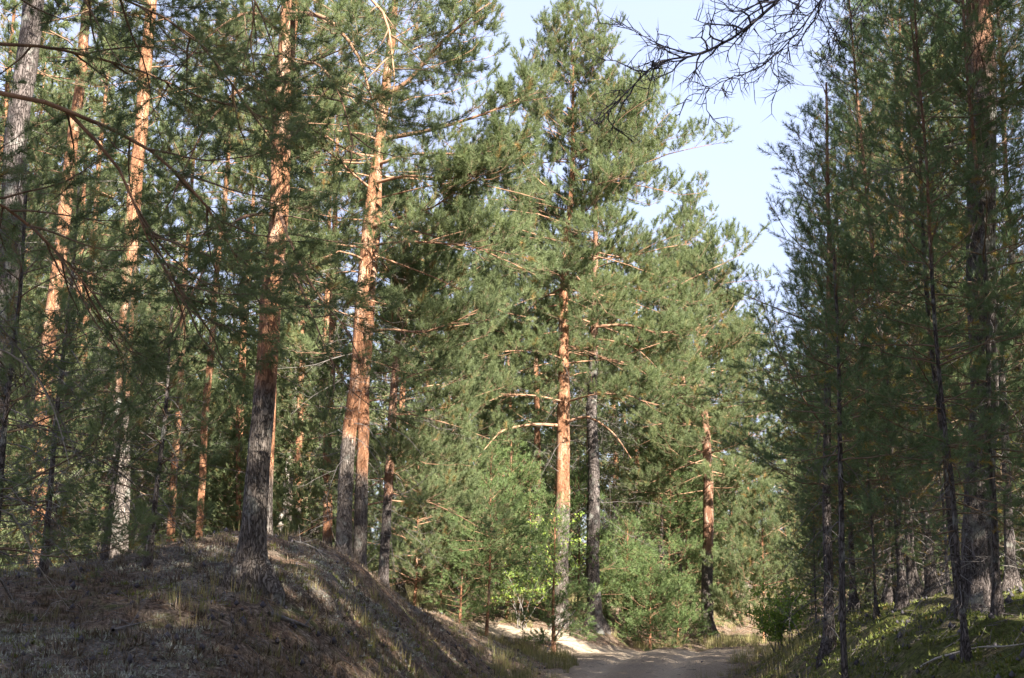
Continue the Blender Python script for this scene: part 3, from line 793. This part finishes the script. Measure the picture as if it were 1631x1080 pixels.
# near dark pine outside the left edge whose boughs reach in
pine('shaded pine just outside the left edge whose long red brown boughs reach in', None,
     [np.array([-4.3, 8.6, 1]), np.array([-4.2, 8.6, 5]), np.array([-4.1, 8.6, 9])], [(0, .17), (6, .13)], 11.5,
     dict(z0=6.3, R=2.6, per=4, space=.5, tint=.2, ter=.16), 28, age_h=2, near=True, lib='near',
     boughs=[dict(path=px((-330, 120, 8.6), (0, 148, 8.8), (120, 182, 9.0), (240, 240, 9.4), (330, 330, 9.6), (380, 420, 9.8)), r=.024, f0=.5, lush=1.0, klen=.28, tint=.15, up=-.05),
             dict(path=px((-330, 60, 8.6), (0, 70, 9.6), (100, 80, 10.2), (230, 115, 10.6), (330, 160, 10.8), (370, 165, 11)), r=.020, f0=.45, lush=1.1, klen=.3, tint=.15, up=-.05),
             dict(path=px((-330, -60, 8.6), (60, -40, 9.3), (200, 0, 9.8), (310, 60, 10.2), (380, 150, 10.5)), r=.02, f0=.25, lush=2.2, tint=.15, lift=-.2),
             dict(path=px((-330, 0, 8.6), (100, -90, 10.3), (300, -60, 10.8), (400, -40, 11), (400, 60, 11.2)), r=.022, f0=.25, lush=2.2, klen=.35, tint=.15, up=-.1),
             dict(path=px((110, 180, 9.0), (190, 270, 9.2), (235, 380, 9.3), (290, 470, 9.4)), r=.014, f0=.5, lush=1.3, klen=.35, tint=.15, up=-.05),
             dict(path=px((-330, 420, 8.6), (-40, 540, 9.4), (40, 580, 9.6), (85, 650, 9.7), (110, 740, 9.8)), r=.016, twigs=M_dead, mat=M_pale, sec=.16, klen=.35, smin=.2, name='dead_limb', label='grey dead limb hanging down'),
             dict(path=px((-330, 520, 8.6), (-60, 780, 9.8), (20, 820, 10.2), (60, 900, 10.5), (110, 970, 10.8)), r=.014, twigs=M_pale, mat=M_pale, sec=.14, klen=.4, smin=.2, name='dead_limb', label='pale dead limb drooping to the ground'),
             dict(path=px((-330, 400, 8.6), (-60, 470, 9.6), (60, 600, 10.2), (130, 740, 10.6)), r=.014, twigs=M_dead, mat=M_dead, sec=.13, klen=.4, smin=.25, name='dead_limb'),
             dict(path=px((-330, 260, 8.6), (-60, 300, 9.4), (60, 370, 9.8), (150, 470, 10)), r=.02, f0=.25, lush=2.0, klen=.4, tint=.15, up=.0)],
     dead=dict(z0=1.6, z1=5.0, R=2.4, space=.45, per=2))
# shaded low pine/juniper thicket and dead brush at the lower left
for i, (qx, qy, Yd, h, R, s) in enumerate([(70, 900, 15, 4.3, 1.3, 31), (165, 905, 17, 3.6, 1.2, 32), (235, 900, 15.5, 2.9, .95, 33), (-20, 930, 12.5, 3.8, 1.3, 34)]):
    q = at(qx, qy, Yd); zz = gz(q[0], q[1])
    pine(['dark bushy young pine in the lower left thicket near the orange leaning pine', 'dark young pine in front of the grey footed pine on the left',
          'low dark young pine on the left flank of the mound', 'dark young pine with grey dead twigs at the lower left frame edge'][i], 'dark undergrowth pines at lower left',
         [np.array([q[0], q[1], zz]), np.array([q[0] + .1, q[1], zz + h * .6])], [(0, .035), (h * .6, .02)], zz + h,
         dict(z0=zz + .5, R=R, per=4, space=.34, tint=.15, el0=5, el1=50, low=.8, ter=.14), s, age_h=9, name='young_pine', cat='young pine', bark=M_bark_dark, lib='near', needle=M_needle,
         dead=dict(z0=zz + .2, z1=zz + h * .7, R=R * 1.1, space=.14, per=2, ter=.11))

# centre: two big crowns against the sky
YF = 37.5
pine('big central pine with bare orange mid trunk and dense sunlit crown peaking against the sky', None,
     px((893, 995, YF), (895, 850, YF), (897, 650, YF), (901, 450, YF), (910, 290, YF), (915, 120, YF), (905, 20, YF)),
     [(0, .20), (3, .19), (6, .16), (10, .10), (14, .04)], 16.6,
     dict(front=.4, z0=7.6, R=3.6, per=4, space=.40, low=.75, pw=.72, el0=0, gap=.15), 41, age_h=3.2, lib='mid', kseg=18, near=True,
     boughs=[dict(path=px((892, 678, YF), (850, 676, YF - .3), (805, 684, YF - .6), (785, 700, YF - .8), (762, 728, YF - 1)), r=.05, twigs=M_limb, name='branch', label='bare crooked orange limb reaching left', sec=.5, klen=.35),
             dict(path=px((902, 672, YF), (935, 664, YF - .3), (965, 680, YF - .5), (985, 700, YF - .7), (1005, 730, YF - .7)), r=.05, twigs=M_dead, name='branch', label='bare hooked limb reaching right', sec=.2, klen=.5),
             dict(path=px((900, 640, YF), (850, 630, YF - 1), (800, 630, YF - 1.2), (760, 650, YF - 1.4)), r=.03, f0=.4, lush=1.5, tint=.6),
             dict(path=px((903, 640, YF), (950, 628, YF - 1), (1000, 630, YF - 1.2), (1030, 640, YF - 1.4)), r=.03, f0=.3, lush=1.8, tint=.65),
             dict(path=px((903, 575, YF), (860, 560, YF - 1), (800, 560, YF - 1.6), (770, 570, YF - 1.8)), r=.03, f0=.3, lush=1.7, tint=.6)],
     dead=dict(z0=4.5, z1=8.0, R=2.0, space=.5, per=2))
pine('tall purplish grey pine right of the central pine with wide lit crown to its right', None,
     px((948, 1010, 38.5), (945, 850, 38.5), (944, 650, 38.5), (947, 450, 38.5), (950, 280, 38.5), (985, 160, 38.5)),
     [(0, .20), (3, .17), (6, .14), (10, .08)], 15.0,
     dict(front=.4, z0=7.4, R=3.7, per=4, space=.40, low=.9, pw=.55, el0=0, gap=.2, bias=(math.radians(90), .28)), 42, age_h=7.5, lib='mid', kseg=16, near=True, bark=M_bark_dark,
     boughs=[dict(path=px((950, 520, 38), (1000, 518, 37.6), (1050, 530, 37), (1120, 520, 37)), r=.05, f0=.35, lush=1.6, tint=.7),
             dict(path=px((950, 540, 38), (985, 545, 37.6), (1020, 560, 37), (1050, 590, 37)), r=.03, twigs=M_dead, name='branch', sec=.4)],
     dead=dict(z0=3.5, z1=8, R=2.2, space=.3, per=3))
pine('broad pine with low crown right of the road, orange stripe on its dark trunk', None,
     px((1126, 1000, 44), (1128, 850, 44), (1124, 700, 44), (1110, 520, 44)), [(0, .19), (4, .16), (8, .10)], 11.8,
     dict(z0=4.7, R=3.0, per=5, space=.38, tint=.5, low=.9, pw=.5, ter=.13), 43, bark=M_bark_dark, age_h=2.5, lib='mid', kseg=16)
pine('spreading pine behind the central pair with branches reaching to the right over the road', None,
     px((1075, 960, 47), (1085, 700, 47), (1090, 450, 47), (1095, 330, 47)), [(0, .17), (6, .12), (10, .07)], 12.8,
     dict(z0=6, R=2.7, per=4, space=.42, tint=.6, low=.8, pw=.6, bias=(math.radians(90), .2)), 44, age_h=2.5, lib='mid', kseg=14)
pine('small crowned pine peeking out low against the sky right of the road gap', None,
     px((1188, 960, 56), (1190, 700, 56), (1185, 560, 56)), [(0, .15), (6, .09)], 12.0,
     dict(z0=4.5, R=3.0, per=4, space=.5, tint=.5, low=.9, pw=.6), 45, age_h=3, lib='mid', kseg=12)
pine('orange stemmed pine seen between the close pair and the central pine', None,
     px((728, 930, 42), (728, 760, 42), (726, 600, 42), (735, 420, 42)), [(0, .12), (6, .09)], 13.5,
     dict(z0=6, R=3.0, per=4, space=.45, tint=.45, low=.8), 46, age_h=2.5, lib='mid', kseg=12)
pine('second small orange trunk immediately left of the central pine', None,
     px((858, 940, 46), (856, 760, 46), (856, 620, 46), (850, 450, 46)), [(0, .13), (6, .10)], 15,
     dict(z0=7, R=3.0, per=4, space=.45, tint=.55), 47, age_h=3.5, lib='mid', kseg=12)

# right: young pines standing dark against the sky
YG = dict(n=24, nl=.068, w=.009)
def young(label, group, pts, rad, H, z0, R, seed, dead=None, bark=None, **kw):
    c = dict(z0=z0, R=R, per=5, space=.40, el0=12, el1=58, low=.9, pw=.8, upt=.45, droop=.05, sec=.26, ter=.13, klen=.34, up=.25, f0=.25, gap=.05)
    c.update(kw)
    return pine(label, group, pts, rad, H, c, seed, age_h=4, name='young_pine', cat='young pine', bark=bark or M_bark_dark, lib='nearyoung', dead=dead, near=True, kseg=12)
young('open branched young pine standing dark against the sky right of the road gap', 'young pines on the right bank',
      px((1322, 1005, 17), (1322, 800, 17), (1320, 450, 17), (1316, 200, 17)), [(0, .06), (2, .05), (5, .03)], 7.9, 2.9, 1.60, 51, gap=.25, space=.62, upt=.5,
      dead=dict(z0=1.2, z1=4, R=1.0, space=.2, per=2))
young('thin gnarled foreground pine stem crossing the lower right edge of the bank', 'young pines on the right bank',
      px((1347, 1075, 11.5), (1346, 900, 11.5), (1342, 700, 11.5), (1340, 600, 11.5)), [(0, .028), (2, .022), (3.2, .014)], 4.4, 2.7, .7, 52,
      dead=dict(z0=1.0, z1=3, R=.55, space=.2, per=1), lush=.8)
YL = [('young pine rising to the top edge beside the open branched one', (1455, 960), 18.5, 9.3, 3.0, 1.5, .055),
      ('young pine with drooping green top between the dark ones and the big right trunk', (1440, 950), 17, 8.0, 3.0, 1.5, .05),
      ('slim young pine just left of the big right trunk', (1490, 960), 19, 9.4, 3.2, 1.6, .06),
      ('young pine with yellowing tufts in front of the big right trunk', (1530, 1000), 12.2, 6.6, 2.4, 1.05, .035),
      ('young pine at the right frame edge beside the big trunk', (1612, 990), 14.5, 8.4, 2.8, 1.5, .05),
      ('dark thin young pine close behind the open branched pine', (1415, 985), 19.5, 6.8, 2.2, 1.25, .05),
      ('short leafy young pine low on the left edge of the right thicket', (1318, 965), 26, 4.8, 1.6, 1.5, .05),
      ('young pine in the middle of the right thicket with thin grey stem', (1420, 940), 22, 9.3, 3.4, 1.7, .06),
      ('young pine deep in the right thicket behind the big trunk', (1580, 930), 22, 10.5, 3.4, 1.8, .07),
      ('young pine far right behind the thicket, top hidden', (1660, 930), 20, 11, 3.0, 1.9, .07),
      ('slender young pine with many dead twigs below the thicket', (1360, 955), 23, 8.6, 3.2, 1.6, .06),
      ('dark young pine at the back of the right thicket', (1500, 930), 27, 11.0, 3.2, 2.0, .07),
      ('tall young pine at the back left of the right thicket', (1385, 940), 29, 8.8, 2.2, 1.9, .07),
      ('slight young pine veiling the big right trunk from the left', (1538, 1010), 10.6, 5.6, 1.9, 1.0, .03),
      ('slight young pine veiling the big right trunk from the right', (1592, 1010), 11.4, 6.6, 2.0, 1.0, .035),
      ('shorter young pine above the yellow green bush', (1340, 950), 33, 6.6, 1.5, 1.8, .06)]
ry = np.random.default_rng(61)
YP = []
for i, (H, z0, R, r) in enumerate([(9.0, 1.1, 1.75, .055), (7.2, .8, 1.5, .045), (8.0, 1.5, 1.2, .034)]):
    YP.append(pine('x', 'young pines on the right bank', [np.array([0, 0, 0.]), np.array([.06, 0, H * .35]), np.array([.02 * i, .05, H * .7])], [(0, r), (3, r * .75), (6, r * .45)], H,
        dict(z0=z0, R=R, per=5, space=.42, gap=.15, tint=.35, el0=8, el1=58, low=.9, pw=.75, upt=.45, droop=.08, sec=.20, ter=.105, klen=.42, up=.25, f0=.15, ), 60 + i,
        age_h=4.5, name='young_pine', cat='young pine', bark=M_bark_dark, needle=M_needle_y, lib='nearyoung', dead=dict(z0=.5, z1=z0 + .8, R=R * .7, space=.16, per=2), near=True, kseg=12, base=(0, 0, -.25)))
for i, (lab, (qx, qy), Yd, H, z0, R, r) in enumerate(YL):
    k = 2 if Yd < 15 and i != 4 else (1 if H < 7.5 else 0)
    q = at(qx, qy, Yd); sc = H / [9.4, 7.6, 8.4][k]; loc = (q[0], q[1], gz(q[0], q[1]) - .1)
    if i in (0, 5, 3):
        o = YP[{0: 0, 5: 1, 3: 2}[i]]; o.location = loc; o.scale = (sc,) * 3; o['label'] = lab
    else: o = copy_tree(YP[k], loc, ry.random() * 6.28, sc, lab, 'young pines on the right bank')
    o.rotation_euler = (ry.normal() * .02, ry.normal() * .02, ry.random() * 6.28)
BROWN = .02
for i, (qx, Yd, sc) in enumerate([(1330, 21, .5), (1385, 17, .42), (1420, 24, .6), (1465, 19.5, .5), (1500, 16, .4), (1545, 21, .55), (1600, 17.5, .5), (1640, 22, .6), (1370, 27, .6), (1450, 28, .65), (1290, 24, .42)]):
    X_ = (qx - 815) / FOC * Yd
    copy_tree(YP[1], (X_, Yd, gz(X_, Yd) - .05), ry.random() * 6.28, sc, 'low young pine filling the shade between the thin stems of the right thicket', 'low young pines in the right thicket')
# big dark trunk on the right with the dead limb reaching over the sky
YR = 13.0
pine('big dark rough barked pine on the right bank with reddish upper trunk', None,
     px((1556, 1010, YR), (1560, 800, YR), (1566, 600, YR), (1563, 400, YR), (1563, 200, YR), (1560, 20, YR)), [(0, .13), (2, .13), (5, .13), (8, .11)], 15,
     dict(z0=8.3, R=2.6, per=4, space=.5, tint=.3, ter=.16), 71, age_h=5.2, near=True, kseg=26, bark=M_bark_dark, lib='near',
     boughs=[dict(path=px((1560, -200, YR), (1420, -130, 12.6), (1300, -60, 12.3), (1235, 5, 12.1), (1165, 62, 12), (1100, 90, 11.9), (1050, 98, 11.8), (1010, 135, 11.7), (975, 170, 11.7), (955, 190, 11.7)), r=.034, twigs=M_bare, mat=M_bare, name='dead_limb', label='long leafless limb reaching left across the pale sky', sec=.075, klen=.15, smin=.32, ter=.075, tl=(.07, .24), lush=1.0, rtip=.12),
             dict(path=px((1440, -135, 12.6), (1330, -30, 12.4), (1280, 40, 12.3), (1215, 105, 12.2), (1150, 130, 12.1), (1110, 155, 12.1)), r=.016, twigs=M_bare, mat=M_bare, name='dead_limb', sec=.075, klen=.24, smin=.30, ter=.075, rtip=.12),
             dict(path=px((1110, 88, 11.9), (1060, 75, 11.9), (1020, 55, 11.9), (980, 32, 11.9)), r=.010, twigs=M_bare, mat=M_bare, name='dead_limb', sec=.07, klen=.3, smin=.18, ter=.10, rtip=.15),
             dict(path=px((1470, -130, 12.6), (1400, -40, 12.4), (1350, 40, 12.3), (1310, 110, 12.3)), r=.016, twigs=M_bare, mat=M_bare, name='dead_limb', sec=.075, klen=.3, smin=.25, ter=.075, rtip=.15),
             dict(path=px((1562, 175, YR), (1610, 150, 12), (1660, 120, 11.5)), r=.02, f0=.2, lush=1.4, tint=.3),
             dict(path=px((1562, 225, YR), (1500, 235, 12.4), (1450, 265, 12.0), (1400, 280, 11.8)), r=.02, twigs=M_dead, mat=M_dead, sec=.3),
             dict(path=px((1700, 220, 12), (1600, 262, 12), (1480, 276, 12), (1400, 262, 12), (1340, 235, 12)), r=.010, twigs=M_dead, mat=M_dead, sec=.5)],
     dead=dict(z0=1.6, z1=7.5, R=1.3, space=.3, per=2))

# saplings and bushes at the roadside
def sapling(label, qx, qy, Yd, h, R, seed, needle=M_spruce, rad=.03, z0f=.1, **kw):
    q = at(qx, qy, Yd); zz = gz(q[0], q[1])
    c = dict(z0=zz + h * z0f, R=R, per=5, space=.3, tint=.5, el0=10, el1=55, low=1.0, pw=.9, upt=.4, sec=.2, ter=.12, klen=.35, shoot=.12, f0=.15, gap=.05); c.update(kw)
    return pine(label, 'young conifers at the bend of the road', [np.array([q[0], q[1], zz]), np.array([q[0] + .02 * h, q[1], zz + h * .7])], [(0, rad), (h * .7, rad * .5)], zz + h, c, seed,
                age_h=-2, name='young_conifer', cat='young conifer', lib='sap' if needle is M_spruce else 'mid', kseg=8)
sapling('small light green pine sapling on the sunny bank behind the mound', 733, 960, 33, 1.75, .65, 81)
sapling('tall thin sapling with pale straight stem on the sunny bank', 774, 965, 33, 4.4, 1.0, 82, z0f=.35, rad=.035)
sapling('yellow green young conifer left of the central trunk', 840, 985, 38, 4.0, 1.1, 83)
sapling('green young conifer hiding the foot of the central trunk', 880, 990, 34, 3.4, .8, 84, rad=.04)
sapling('pale green young conifer between the sapling and the central trunk', 808, 965, 38, 4.8, 1.4, 85)
sapling('young conifer with soft green boughs between the two central trunks', 920, 1010, 39, 4.2, 1.2, 86)
sapling('bright green bushy young pine beside the bend of the road', 1035, 1020, 39, 2.3, .9, 87, per=7, space=.2)
sapling('small bright green bush of pine at the road crest', 1080, 1025, 41, 1.7, .8, 88, per=7, space=.2)
sapling('bright young conifer right behind the grey central trunk', 998, 1015, 40, 3.2, 1.0, 89, per=6, space=.22)
sapling('tall light green young conifer behind the bend of the road', 1065, 990, 45, 6.6, 1.7, 90, z0f=.15)
sapling('narrow light green young conifer left of the broad low crowned pine', 1092, 1000, 46, 4.6, 1.1, 91, z0f=.1)
sapling('dark young conifer under the close pair of big pines', 660, 930, 34, 4.5, 1.8, 92, needle=M_needle, tint=.15)
sapling('dark bushy young conifer left of the pale stemmed sapling', 700, 940, 37, 5.2, 2.0, 93, needle=M_needle, tint=.2)
sapling('green young conifer right of the road beyond the crest', 1165, 1000, 50, 5.0, 1.6, 94, needle=M_needle)
sapling('dark young conifer under the broad low crowned pine', 1215, 985, 42, 4.6, 1.6, 95, needle=M_needle_y)

def leafy_bush(label, qx, qy, Yd, h, R, nst, nlf, seed, lsz=.04, mat=M_leaf):
    rng = np.random.default_rng(seed); q = at(qx, qy, Yd); zz = gz(q[0], q[1])
    root = empty('leafy_bush', (q[0], q[1], zz - .03), label, 'bush')
    G = Geo(); LP = []
    for s in range(nst):
        path = bough_path(rng, (rng.normal() * .08, rng.normal() * .08, 0), rng.random() * 6.28, math.radians(rng.uniform(50, 85)), h * rng.uniform(.6, 1.05), .1, .05, wig=.12)
        G.poly(path, np.linspace(.010, .003, len(path)))
        for k in range(9):
            t = rng.uniform(.25, 1) * (len(path) - 1); i_ = min(int(t), len(path) - 2); p_ = path[i_] + (path[i_ + 1] - path[i_]) * (t - i_)
            tw = bough_path(rng, p_, rng.random() * 6.28, math.radians(rng.uniform(0, 50)), R * rng.uniform(.2, .6), .1, .1, n=3)
            G.poly(tw, np.linspace(.004, .0008 + .001, len(tw)))
            m_ = int(nlf / (nst * 9)); u = rng.random(m_) * (len(tw) - 1.001); ii = u.astype(int)
            LP.append(tw[ii] + (tw[ii + 1] - tw[ii]) * (u - ii)[:, None] + rng.normal(size=(m_, 3)) * .03)
    P = np.concatenate(LP); nL = len(P); a = unit(rng.normal(size=(nL, 3)) + [0, 0, -.2]); b = unit(np.cross(a, rng.normal(size=(nL, 3))))
    sz = lsz * rng.uniform(.6, 1.2, (nL, 1))
    V = np.stack([P, P + a * sz * .5 + b * sz * .33, P + a * sz, P + a * sz * .5 - b * sz * .33], 1).reshape(-1, 3)
    T = np.repeat(rng.random(nL), 4)
    link('stems', wood_mesh('stems', G, M_dead, 4), root)
    link('foliage', make_mesh('foliage', V, [np.arange(len(V)).reshape(-1, 4)], [mat], None, {'tint': T}), root)
    return root
leafy_bush('bright yellow green leafy bush in the sun at the right road edge', 1246, 985, 27, 1.35, .95, 13, 4600, 101, .055)
leafy_bush('small dark stemmed leafy shrub beside the bright yellow green bush', 1275, 985, 25, 1.3, .5, 4, 350, 102, .045)
leafy_bush('light green birch shrub behind the pale stemmed sapling', 828, 975, 37, 3.6, 1.3, 9, 3000, 103, .07)
leafy_bush('light green birch shrub between the central trunks', 965, 1005, 41, 2.6, 1.2, 9, 2500, 104, .07)

# fallen wood
def stick(label, pts, r, mat, seed, name='fallen_branch', tw=4):
    rng = np.random.default_rng(seed); C = curve_pts(pts, .12); C[:, 2] = np.maximum(C[:, 2], 0) if False else C[:, 2]
    b = C[0].copy(); G = Geo(); C = C - b
    G.poly(C, np.linspace(r, r * .35, len(C)))
    for k in range(tw):
        i_ = rng.integers(1, len(C) - 1); d = unit(C[i_ + 1 if i_ + 1 < len(C) else i_] - C[i_ - 1] + rng.normal(size=3) * .15)
        e = C[i_] + unit(d + rng.normal(size=3) * .6 + [0, 0, .2]) * rng.uniform(.12, .4); G.segs(C[i_], e, r * .35, .0005)
    o = link(name, wood_mesh(name, G, mat, 8), None, tuple(b)); return tag(o, label, 'fallen branch')
def gp(qx, qy, Yd, dz=.03):
    q = at(qx, qy, Yd); return np.array([q[0], q[1], gz(q[0], q[1]) + dz])
def ray_ground(qx, qy, y0=7., y1=70.):
    for Yd in np.arange(y0, y1, .05):
        q = at(qx, qy, Yd)
        if q[2] < gz(q[0], q[1]) + .0: return q
    return at(qx, qy, 30)
def rg_pts(l, dz=.03): return [ray_ground(*q) + [0, 0, dz] for q in l]
stick('dark broken branch lying on the shaded mound below the big trunk', rg_pts([(428, 984), (450, 990), (475, 998), (495, 1006)]), .03, M_dead, 111)
stick('long pale curved stick lying on the mossy right bank', rg_pts([(1468, 1072), (1490, 1060), (1515, 1053), (1560, 1042), (1600, 1041), (1640, 1036)], .05), .011, M_pale, 112, tw=1)
stick('bleached stick lying in the sun on the bank behind the mound', rg_pts([(650, 945), (690, 950), (720, 958)], .03), .014, M_pale, 113)
stick('pale bleached stick on the sunny crest of the mound', rg_pts([(468, 868), (490, 873), (520, 888)], .04), .02, M_pale, 114)
stick('thin grey stick among the litter at the lower left', rg_pts([(180, 1010), (215, 1000), (255, 992)], .03), .014, M_dead, 115)
stick('leaning dead pole propped by the foot of the central pine', [gp(868, 990, 34.5), gp(868, 990, 34.5) + [.35, .3, .5], gp(868, 990, 34.5) + [.75, .6, 1.0]], .03, M_bare, 116, tw=1)

# ------------------------------------------------------------------ the wood behind, and the wood that shades the road
ND4 = dict(n=14, nl=.15, w=.036)
protos = []
for i, (H, z0, R, lo) in enumerate([(15, 5.5, 2.3, .8), (16.5, 7.5, 2.5, .7), (13.5, 3.5, 2.4, .9), (9.5, 1.2, 2.1, 1.0), (17.5, 9, 2.4, .7)]):
    b = np.array([0., 0., 0.])
    t = pine('x', 'x', [np.array([0, 0, 0.]), np.array([.1 * (i - 2), .05, H * .4]), np.array([.15 * (i - 2), -.1, H * .75])],
             [(0, .14 + .01 * (H - 12)), (4, .12), (9, .08)], H, dict(z0=z0 if i != 3 else .6, R=R, per=3 if i != 3 else 5, space=.5 if i != 3 else .4, tint=.5, low=lo, pw=.6, sec=.28, ter=.14, shoot=.22, f0=.15), 200 + i,
             age_h=[6, 7, 4, 3, 8][i], nd=ND4, kseg=9, base=(0, 0, -.25), dead=dict(z0=1.5, z1=z0 + 1, R=1.6, space=.5, per=2))
    protos.append(t)
rf = np.random.default_rng(9)
used = []
def place(x, y, k, sc, label, group):
    if label.startswith('pine in') or label.startswith('pine of'): label = ['tall pine', 'tall high crowned pine', 'pine with low branches', 'bushy young pine', 'very tall slim pine'][k] + label[4:]
    src = protos[k]
    loc = (x, y, gz(x, y) - .2)
    if src.get('used'):
        return copy_tree(src, loc, rf.random() * 6.28, sc, label, group)
    src['used'] = 1; src.location = loc; src.rotation_euler = (0, 0, rf.random() * 6.28); src.scale = (sc,) * 3
    src['label'] = label; src['group'] = group
spots = []
def ok(x, y, d):
    for (a, b) in spots:
        if (a - x) ** 2 + (b - y) ** 2 < d * d: return False
    spots.append((x, y)); return True
# in view: left/centre wood from 38 m back to 130 m
cnt = 0
for tries in range(9000):
    y = 37 + 80 * rf.random() ** 1.3; hw = y * .40 + 2
    x = rf.uniform(-hw, hw)
    fx = 815 + x / y * FOC
    if fx > 1215 and y < 60: continue
    if 1120 < fx < 1260 and y < 150:                  # gap of sky over the road
        if rf.random() > .35: continue
        k = 3; sc = rf.uniform(.7, .95)
    elif 1260 <= fx: k = [3, 2][rf.integers(0, 2)]; sc = rf.uniform(.75, 1.0)
    elif 960 < fx <= 1120: k = [3, 3, 2, 0][rf.integers(0, 4)]; sc = rf.uniform(.7, .95)
    else: k = [0, 2, 2, 3, 3, 3, 1][rf.integers(0, 7)]; sc = rf.uniform(.8, 1.08)
    dl_, dr_ = edges(x, y)
    if max(dl_, dr_) < 1.0 and y < 60: continue
    if track_d(x, y) < 1.2 or (x > -6 and x < 5 and y < 42.5): continue
    if x > -4.5 and x < 6 and y < 44: continue
    if not ok(x, y, 2.3 + (y - 37) * .018): continue
    cnt += 1
    if fx < 640: place(x, y, k, sc, 'pine in the dense sunlit wood behind the mound', 'background pines behind the mound')
    elif fx < 1215: place(x, y, k, sc, 'pine in the green wood behind the central pines', 'background pines behind the central pines')
    else: place(x, y, k, sc, 'pine in the dark wood behind the right bank', 'background pines behind the right thicket')
    if cnt > 125: break
for (fx, y, k, sc) in [(940, 52, 2, .95), (978, 56, 2, 1.0), (1015, 53, 2, .9), (1050, 58, 2, .9), (900, 60, 2, 1.0), (995, 66, 2, 1.05), (1085, 62, 3, 1.0)]:
    x = (fx - 815) / FOC * y; ok(x, y, .5)
    place(x, y, k, sc, 'low branched pine filling the background between the central trunks', 'background pines behind the central pines')
# undergrowth of young conifers between the stems: closes the view at eye level
und = 0
for tries in range(4000):
    y = 36 + 50 * rf.random(); x = rf.uniform(-(y * .40), y * .42); fx = 815 + x / y * FOC
    dl_, dr_ = edges(x, y)
    if max(dl_, dr_) < 1.2 and y < 58: continue
    if track_d(x, y) < 1.3 or (x > -6 and x < 6 and y < 42): continue
    if fx > 1250 and y > 65: continue
    if not ok(x, y, 1.4): continue
    und += 1
    place(x, y, 3, rf.uniform(.28, .55), 'low young conifer in the undergrowth ' + ('behind the right thicket' if fx > 1215 else 'behind the central pines' if fx > 640 else 'behind the mound'),
          'undergrowth ' + ('behind the right thicket' if fx > 1215 else 'behind the central pines' if fx > 640 else 'behind the mound'))
    if und > 110: break
for (x, y, sc) in [(7.2, 22, .5), (9, 25, .55), (6.2, 27, .4), (11, 29, .6), (8, 31, .5), (12.5, 25, .55), (9.8, 34, .6), (13.5, 33, .6), (7.6, 18.5, .4), (10.5, 21, .5)]:
    place(x, y, 3, sc, 'low bushy conifer closing the back of the right bank', 'low conifers at the back of the right bank')
# left wood nearer than that
for (qx, Yd, k, sc) in [(-40, 30, 1, .95), (30, 33, 3, .8), (95, 36, 0, .95), (170, 31, 3, .7), (225, 35, 2, .8), (250, 39, 3, .85), (330, 36, 3, .6), (380, 34, 3, .55), (480, 36, 3, .8), (500, 38, 0, .9), (640, 37, 2, .8), (90, 27, 3, .6), (-20, 24, 3, .6)]:
    x = (qx - 815) / FOC * Yd
    if ok(x, Yd, .8): place(x, Yd, k, sc, 'pine of the wood on the left behind the nearer orange trunks', 'pines left of the mound')
# outside the frame, right of and behind the camera: the trees that shade mound and road
for (x, y, k, sc) in [(5.5, 8, 3, .8), (7.5, 11, 2, .8), (6.8, 4.5, 1, .8), (4.6, 1, 3, .9), (9, 7, 1, .9), (5.5, -3, 0, .9), (8.5, 0, 2, 1), (4, -7, 1, .9), (8, -6, 4, .95), (11, 2, 1, 1), (12, -4, 0, 1.05), (1.5, -11, 2, 1), (6, -12, 4, 1),
                      (11, -10, 1, 1), (9.5, 14, 2, .8), (10, 19, 2, .75), (12.5, 12, 1, .85), (-4, -9, 3, 1), (-7, -3, 0, .9), (-6, 3, 2, .8), (14, 7, 0, 1), (2.6, -2.5, 2, 1.2), (5.0, -5.5, 2, 1.25), (7.5, -9, 2, 1.3), (1.2, -6, 0, 1.2), (3.2, -10, 2, 1.25), (9.5, -3, 2, 1.2), (6.4, 1.6, 2, 1.0), (.3, -4.5, 2, 1.2), (-1.5, -4, 2, 1.15), (3.6, -1.2, 0, 1.1), (7.2, 8.2, 0, .85), (1.1, -1.6, 2, 1.2), (2.4, .4, 4, 1.1), (2.2, -4.0, 4, 1.2)]:
    place(x, y, k, sc, 'tall pine standing behind or beside the viewer', 'pines around the viewpoint')
